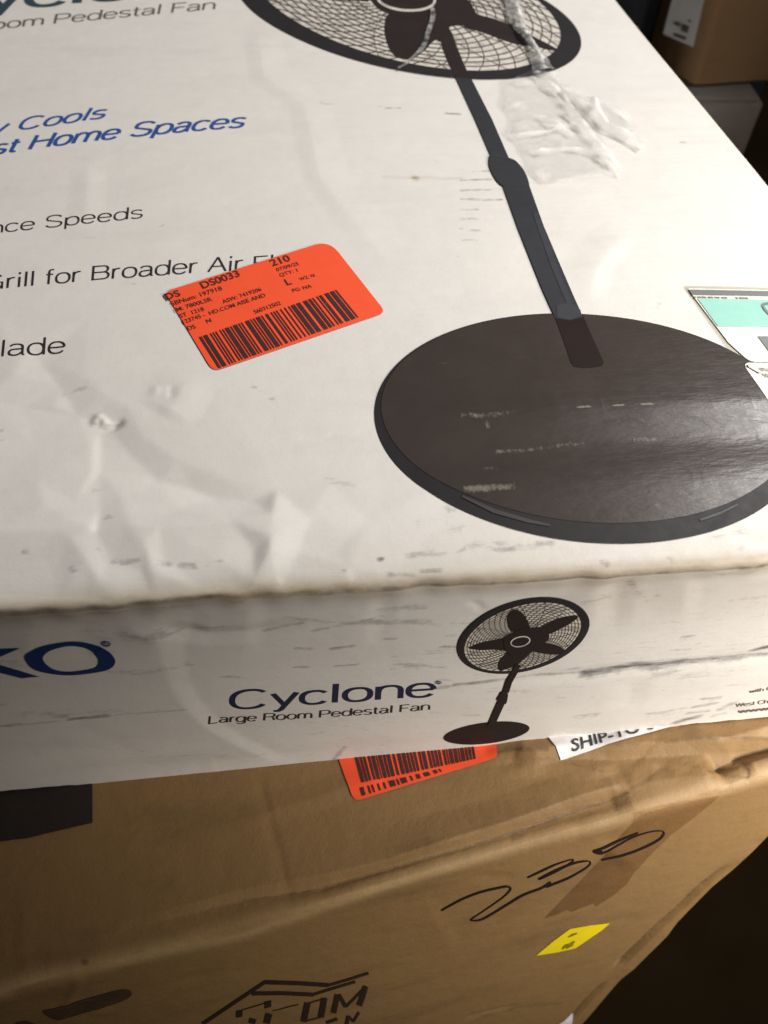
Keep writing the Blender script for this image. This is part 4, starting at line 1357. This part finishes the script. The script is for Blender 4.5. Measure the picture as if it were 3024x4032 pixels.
for qv in qs:                                            # top sheet, qv<0: distance behind the edge
    S = S_LEFT + u01 * (S_TOP - S_LEFT)
    P = np.stack([S, np.full(ns, -qv)], 1)
    pts.append(BTOP.at(P))
nA = len(qs)
for j in range(1, 9):                                    # rolled edge between the two sheets
    tt = j / 9
    S = S_LEFT + u01 * (S_TOP - S_LEFT)
    Pt = BTOP.at(np.stack([S, np.full(ns, RB)], 1))
    Pf = BFRONT.at(np.stack([S, np.full(ns, -RB)], 1))
    Pc = EA + S[:, None] * UE
    pts.append((1 - tt) ** 2 * Pt + 2 * tt * (1 - tt) * Pc + tt * tt * Pf)
fv = np.linspace(RB, -V_BOT, 260)
for v_ in fv:
    smax = np.interp(-v_, red[::-1, 1], red[::-1, 0])
    S = S_LEFT + u01 * (smax - S_LEFT)
    P = np.stack([S, np.full(ns, -v_)], 1)
    pts.append(BFRONT.at(P))
nrow = len(pts)
VB = np.vstack(pts)
top_rows = nA + 4
btop_scuffs_shade = [(c8([(440, 302), (560, 287), (650, 297), (700, 292)]), .0018, .75), (c8([(780, 274), (1000, 272), (1100, 268)]), .0012, .6), (c8([(1200, 257), (1450, 242), (1700, 227)]), .0014, .72),  # ledge and fold lines: their shade painted in as dark lines
               (c8([(1430, 365), (1500, 328), (1570, 298), (1700, 258)]), .0035, .62), (c8([(560, 332), (700, 322), (860, 352), (1000, 392)]), .0014, .5), (c8([(1575, 355), (1585, 375), (1575, 400)]), .0014, .9),
               ([(1300, 3484), (1512, 3432), (1800, 3343), (1986, 3286), (2300, 3173), (2470, 3121)], .0016, .72), ([(957, 3542), (1300, 3484)], .0016, .5),
               (crop([(600, 1800), (700, 1770)], .4667, 0, 3000), .002, .8), (crop([(930, 1700), (1020, 1670)], .4667, 0, 3000), .0022, .9), (crop([(700, 1690), (720, 1695)], .4667, 0, 3000), .002, .9),
               (crop([(1080, 1650), (1200, 1600)], .4667, 0, 3000), .0022, .7),
               (c8([(560, 655), (600, 645)]), .0025, .6), (c8([(30, 790), (270, 720)]), .002, .5), (c8([(1400, 370), (1580, 395)]), .002, .6)]
bfront_marks = [(crop([(1370, 350), (1200, 500), (1080, 620), (900, 780), (700, 980)], .6172, 2000, 3200), .004, .62), (crop([(610, 1090), (500, 1200), (420, 1290)], .6172, 2000, 3200), .004, .62),  # darker lines along the folds of the front
                 (c8([(380, 1440), (480, 1420), (590, 1385), (760, 1370)]), .006, .55), (c8([(800, 870), (1100, 560), (1300, 500)]), .003, .4),
                 (c8([(1230, 525), (1240, 520), (1330, 490), (1500, 450)]), .002, .55)]
edge_highlight = [([(-300, 4000), (0, 3915), (73, 3880), (638, 3757), (957, 3690), (1512, 3502), (2150, 3301), (2606, 3174), (3024, 3055), (3400, 2960)], .0055, .95)]  # pale band paints the light caught along the worn rolled edge
PT = np.stack([(VB - EA) @ UE, (VB - EA) @ VE], 1)
PFb = np.stack([(VB - EA) @ UE, (VB - EA) @ (-DN)], 1)
nt_top = top_rows * ns
g_b = np.concatenate([mark_map(BTOP, PT[:nt_top], btop_scuffs_shade), mark_map(BFRONT, PFb[nt_top:], bfront_marks)])
t_b = np.concatenate([mark_map(BTOP, PT[:nt_top], edge_highlight), mark_map(BFRONT, PFb[nt_top:], edge_highlight)])
FB = grid_faces(nrow, ns)[:, ::-1]
cut = (top_rows - 1) * (ns - 1)
mesh_obj('top_panel', VB[:nt_top], FB[:cut], KRAFT, brown, attrs={'grime_shade': g_b[:nt_top], 'tan': t_b[:nt_top]})
lo = (top_rows - 1) * ns
mesh_obj('front_panel', VB[lo:], FB[cut:] - lo, KRAFT, brown, attrs={'grime_shade': g_b[lo:], 'tan': t_b[lo:]})
# side, back and bottom
Rg = VB.reshape(nrow, ns, 3)[:, -1]
Lg = VB.reshape(nrow, ns, 3)[:, 0]
fr = Rg[nA:]
back = BTOP.at(np.array([[S_TOP, 0.30]]))[0]
bk = np.array([back + (fr[i] - fr[0]) * np.array([.25, 0, 1]) for i in range(len(fr))])
quad_strip('side_panel', list(fr), list(bk), KRAFT, brown)
fl = Lg[nA:]
backl = BTOP.at(np.array([[S_LEFT, 0.30]]))[0]
bkl = np.array([backl + (fl[i] - fl[0]) * np.array([0, 0, 1]) for i in range(len(fl))])
quad_strip('side_panel', list(fl), list(bkl), KRAFT, brown, True)
quad_strip('back_panel', [backl, back], [bkl[-1], bk[-1]], KRAFT, brown)

# printing, labels and pen marks on it
bs = poly_obj('orange_sticker', BTOP, [round_corners([(1290, 2870), (1395, 3160), (1960, 2985), (1930, 2820)], [0, 34, 24, 0], 8)], ORANGE, brown, .0007, .002)
bs['label'] = 'orange barcode sticker half hidden under the white carton'
bm = bmesh.new()
ws = []
for i in range(30):
    ws += [random.choice([1, 2, 2, 3]), random.choice([1, 1, 2])]
z3 = lambda p: tuple(crop([p], .904, 1200, 2800)[0])
bars(bm, BTOP, z3((195, 120)), z3((720, 70)), z3((745, 212)), z3((248, 318)), ws[:-1])
ws = []
for i in range(13):
    ws += [random.choice([1, 2, 3]), random.choice([1, 2, 2])]
bars(bm, BTOP, z3((240, 340)), z3((590, 256)), z3((598, 268)), z3((250, 374)), ws[:-1])
bm_on(BTOP, bm, .0010, .002)
bm_obj('barcode', bm, BAR_INK, bs)
sl = poly_obj('ship_label', BTOP, [c8([(640, 130), (762, 328), (1290, 172), (1500, 60), (1500, 0)])], LABEL_BLUEWHITE, brown, .0009, .0015)
text_obj('lettering', BTOP, [('SHIP-TO-STORE', (2246, 2971), (2757, 2826), (-6, -44), dict(offset=0.022))], INK_BLACK, sl, .0012, .0015)
bl_ = poly_obj('black_label', BTOP, [crop([(-300, 100), (775, 60), (779, 512), (560, 560), (230, 640), (0, 668), (-300, 700)], .4667, 0, 3000)], BLACK_LABEL, brown, .0005, .004)
tape = poly_obj('packing_tape', BFRONT, [c8([(1105, 548), (1040, 620), (960, 715), (880, 805), (790, 900), (690, 1008), (745, 990), (790, 968), (812, 976), (850, 958), (905, 938), (915, 952), (985, 905),
                                            (1050, 850), (1080, 800), (1130, 745), (1235, 640), (1340, 560), (1450, 470), (1330, 492), (1200, 522)])],
                TAPE, brown, .0003, .004)
tape['label'] = 'brown tape strip worn down the front panel'
bm = bmesh.new()
for pl, w in (([(250, 975), (340, 925), (420, 893), (500, 873), (535, 868), (547, 880), (515, 915), (440, 970), (385, 1008), (382, 1018), (430, 1010), (520, 955), (600, 905), (680, 872), (720, 845)], 8),
              ([(620, 828), (690, 793), (750, 765), (815, 745), (800, 765), (740, 800), (668, 835)], 7),
              ([(668, 833), (740, 795), (820, 762), (875, 752), (890, 760), (870, 783), (800, 825), (730, 855), (700, 868)], 8),
              ([(1095, 628), (1000, 668), (935, 698), (905, 710), (935, 718), (1000, 685), (1080, 645), (1150, 623), (1195, 620), (1205, 632), (1180, 660), (1100, 700), (1020, 725), (938, 747)], 8)):
    p_ = smooth_line(c8(pl), 6)
    w_ = w * 0.85 * (1 + 0.35 * np.sin(np.linspace(0, 9, len(p_))))
    add_stroke(bm, BFRONT, p_, w_)
bm_on(BFRONT, bm, .00045, .004)
o = bm_obj('handwriting', bm, MARKER, brown)
o['label'] = 'number 235 handwritten in dark marker'
bm = bmesh.new()
add_poly(bm, BFRONT.plane(c8([(900, 708), (935, 700), (945, 712), (938, 724), (915, 716)])))
bm_on(BFRONT, bm, .0005, .004)
bm_obj('handwriting', bm, MARKER, brown)
y6 = lambda p: crop(p, .6172, 2000, 3200)
ys_ = poly_obj('yellow_sticker', BFRONT, [y6([(180, 914), (290, 820), (395, 740), (520, 716), (650, 700), (600, 745), (430, 864), (320, 890)])], YELLOW, brown, .0004, .004)
bm = bmesh.new()
add_stroke(bm, BFRONT, y6([(345, 868), (370, 848), (400, 838), (425, 815)]), [5, 13, 12, 5])
add_stroke(bm, BFRONT, y6([(372, 862), (398, 846), (415, 842)]), 6)
add_stroke(bm, BFRONT, y6([(385, 790), (412, 775), (440, 764)]), [4, 7, 4])
bm_on(BFRONT, bm, .00075, .004)
bm_obj('printed_mark', bm, YELLOW_INK, ys_)
poly_obj('paper_label', BFRONT, [y6([(290, 1356), (405, 1296), (420, 1290), (400, 1350), (430, 1420), (240, 1420)])], LABEL_BLUEWHITE, brown, .0004, .004)
cH = lambda p: crop(p, .5425, 700, 3650)
bm = bmesh.new()
# roof outline and letters of the stamped logo
for pl, w in (([(180, 705), (400, 560), (640, 404)], 14), ([(636, 408), (860, 416), (1095, 432)], 17), ([(1085, 436), (1240, 392), (1388, 346)], 11),
              ([(540, 488), (760, 488), (985, 500)], 16), ([(975, 502), (1140, 452), (1292, 408)], 11), ([(945, 556), (930, 625), (915, 695)], 24), ([(1066, 524), (1055, 590), (1040, 662)], 24),
              ([(945, 562), (1080, 524)], 5), ([(930, 688), (1040, 662)], 5), ([(1162, 498), (1148, 565), (1132, 632)], 21), ([(1172, 500), (1222, 588)], 15), ([(1222, 588), (1372, 440)], 10),
              ([(1366, 440), (1345, 510), (1318, 580)], 22), ([(470, 606), (680, 545)], 4), ([(548, 668), (538, 705)], 26), ([(664, 632), (645, 705)], 26), ([(690, 610), (880, 570)], 4),
              ([(1225, 720), (1240, 650)], 14), ([(1240, 652), (1275, 690)], 10), ([(1275, 692), (1318, 625)], 10), ([(1080, 700), (1160, 672)], 12)):
    add_stroke(bm, BFRONT, cH(pl), w)
for pl in ([(425, 612), (472, 604), (470, 655), (425, 662)], [(632, 548), (680, 538), (680, 582), (632, 594)]):
    add_poly(bm, BFRONT.plane(cH(pl)))
bm_on(BFRONT, bm, .0004, .004)
o = bm_obj('stamped_logo', bm, STAMP, brown)
o['label'] = 'dark stamped logo with a house roof outline over letters'
d5 = lambda p: crop(p, .4667, 0, 3000)
poly_obj('printed_bar', BFRONT, [smooth_loop(d5([(362, 2090), (450, 2070), (700, 2000), (1040, 1915), (1112, 1955), (1040, 2010), (800, 2085), (560, 2145), (440, 2150)]), 3)], FADED, brown, .0004, .004)
poly_obj('printed_bar', BFRONT, [d5([(80, 2230), (150, 2180), (230, 2168), (320, 2205), (300, 2300), (80, 2300)])], FADED, brown, .0004, .004)

# ----------------------------------------------------------------------------
# BEHIND: cartons on the floor to the right
# ----------------------------------------------------------------------------
FLOOR_Z = EA[2] + DN[2] * (-V_BOT)


def prism(name, poly, za, zb_, mat, parent, bev=0.004):
    bm = bmesh.new()
    vb = [bm.verts.new((x, y, za)) for x, y in poly]
    vt = [bm.verts.new((x, y, zb_)) for x, y in poly]
    n_ = len(poly)
    bm.faces.new(vb[::-1])
    bm.faces.new(vt)
    for i in range(n_):
        bm.faces.new((vb[i], vb[(i + 1) % n_], vt[(i + 1) % n_], vt[i]))
    bmesh.ops.recalc_face_normals(bm, faces=bm.faces[:])
    bmesh.ops.bevel(bm, geom=bm.edges[:], offset=bev, segments=3, affect='EDGES')
    return bm_obj(name, bm, mat, parent)


ZL = -0.205
C0 = hit([(2731, 345)], np.array([0, 0, 1.0]), ZL)[0]
e1 = np.array([-.51, .86])
e2 = np.array([.995, .10])
wid = 0.30
c0 = C0[:2]
labelled = thing('labelled_carton', (c0[0] + .1, c0[1] + .2, ZL), 'plain brown carton with a white address label, standing on another carton at upper right', 'carton')
# width of the labelled face from its traced far edge
nl = np.array([e1[1], -e1[0], 0])
BG = Surf((c0[0], c0[1], ZL), (-e1[0], -e1[1], 0), (0, 0, 1))
far = BG.plane([(2592, 0), (2562, 132)])
fw = -far[:, 0].mean()
pA = [tuple(c0), tuple(c0 + e2 * wid), tuple(c0 + e2 * wid + e1 * fw), tuple(c0 + e1 * fw)]
prism('carton_body', pA, ZL + .001, ZL + .42, KRAFT_BG, labelled, .006)
lb = poly_obj('address_label', BG, [crop([(700, -260), (1040, -140), (985, 55), (885, 492), (568, 352), (660, 0)], .376, 2400, 0)], LABEL_BLUEWHITE, labelled, .0015, .05)
poly_obj('barcode', BG, [crop(p, .376, 2400, 0) for p in ([(770, 240), (850, 270), (830, 345), (760, 315)], [(690, 335), (820, 385), (805, 415), (680, 370)], [(840, 200), (870, 208), (862, 228), (834, 220)],
                                                          [(690, 215), (760, 235), (750, 270), (690, 250)])], INK_GREY, lb, .0025, .05)
# the carton it stands on
D0 = hit([(2745, 392)], np.array([0, 0, 1.0]), ZL)[0][:2]
D1 = hit([(3018, 398)], np.array([0, 0, 1.0]), ZL)[0][:2]
ed = (D1 - D0) / np.linalg.norm(D1 - D0)
en = np.array([-ed[1], ed[0]])
pB = [tuple(D0 - ed * .16), tuple(D1), tuple(D1 + en * .50), tuple(D0 - ed * .16 + en * .50)]
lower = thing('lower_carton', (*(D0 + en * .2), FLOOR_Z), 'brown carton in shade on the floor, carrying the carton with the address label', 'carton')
prism('carton_body', pB, FLOOR_Z + .001, ZL, KRAFT_SHADED, lower, .007)
# dark tub further back on the left of it
T0 = c0 + e1 * (fw + .03)
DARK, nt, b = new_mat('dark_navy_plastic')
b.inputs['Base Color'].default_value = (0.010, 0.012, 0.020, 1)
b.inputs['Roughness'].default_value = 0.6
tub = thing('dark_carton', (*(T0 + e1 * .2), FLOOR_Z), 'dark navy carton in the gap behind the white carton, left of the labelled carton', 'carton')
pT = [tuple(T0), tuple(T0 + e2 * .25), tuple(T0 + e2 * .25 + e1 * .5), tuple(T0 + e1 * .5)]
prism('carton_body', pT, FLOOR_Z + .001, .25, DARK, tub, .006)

# floor
m, nt, b = new_mat('unlit_dark_floor')
iso = coords(nt, (1, 1, 1))
c = mix(nt, ramp(nt, noise(nt, iso, 5, 6), 0.3, 0.75), (0.005, 0.0032, 0.0015, 1), (0.009, 0.006, 0.003, 1))  # near-black colour stands in for the unlit depth below
nt.links.new(c, b.inputs['Base Color'])
b.inputs['Roughness'].default_value = 0.9
b.inputs['Specular IOR Level'].default_value = 0.0
fl_ = mesh_obj('floor', [(-6, -6, FLOOR_Z), (8, -6, FLOOR_Z), (8, 9, FLOOR_Z), (-6, 9, FLOOR_Z)], [(0, 1, 2, 3)], m)
fl_['kind'] = 'structure'
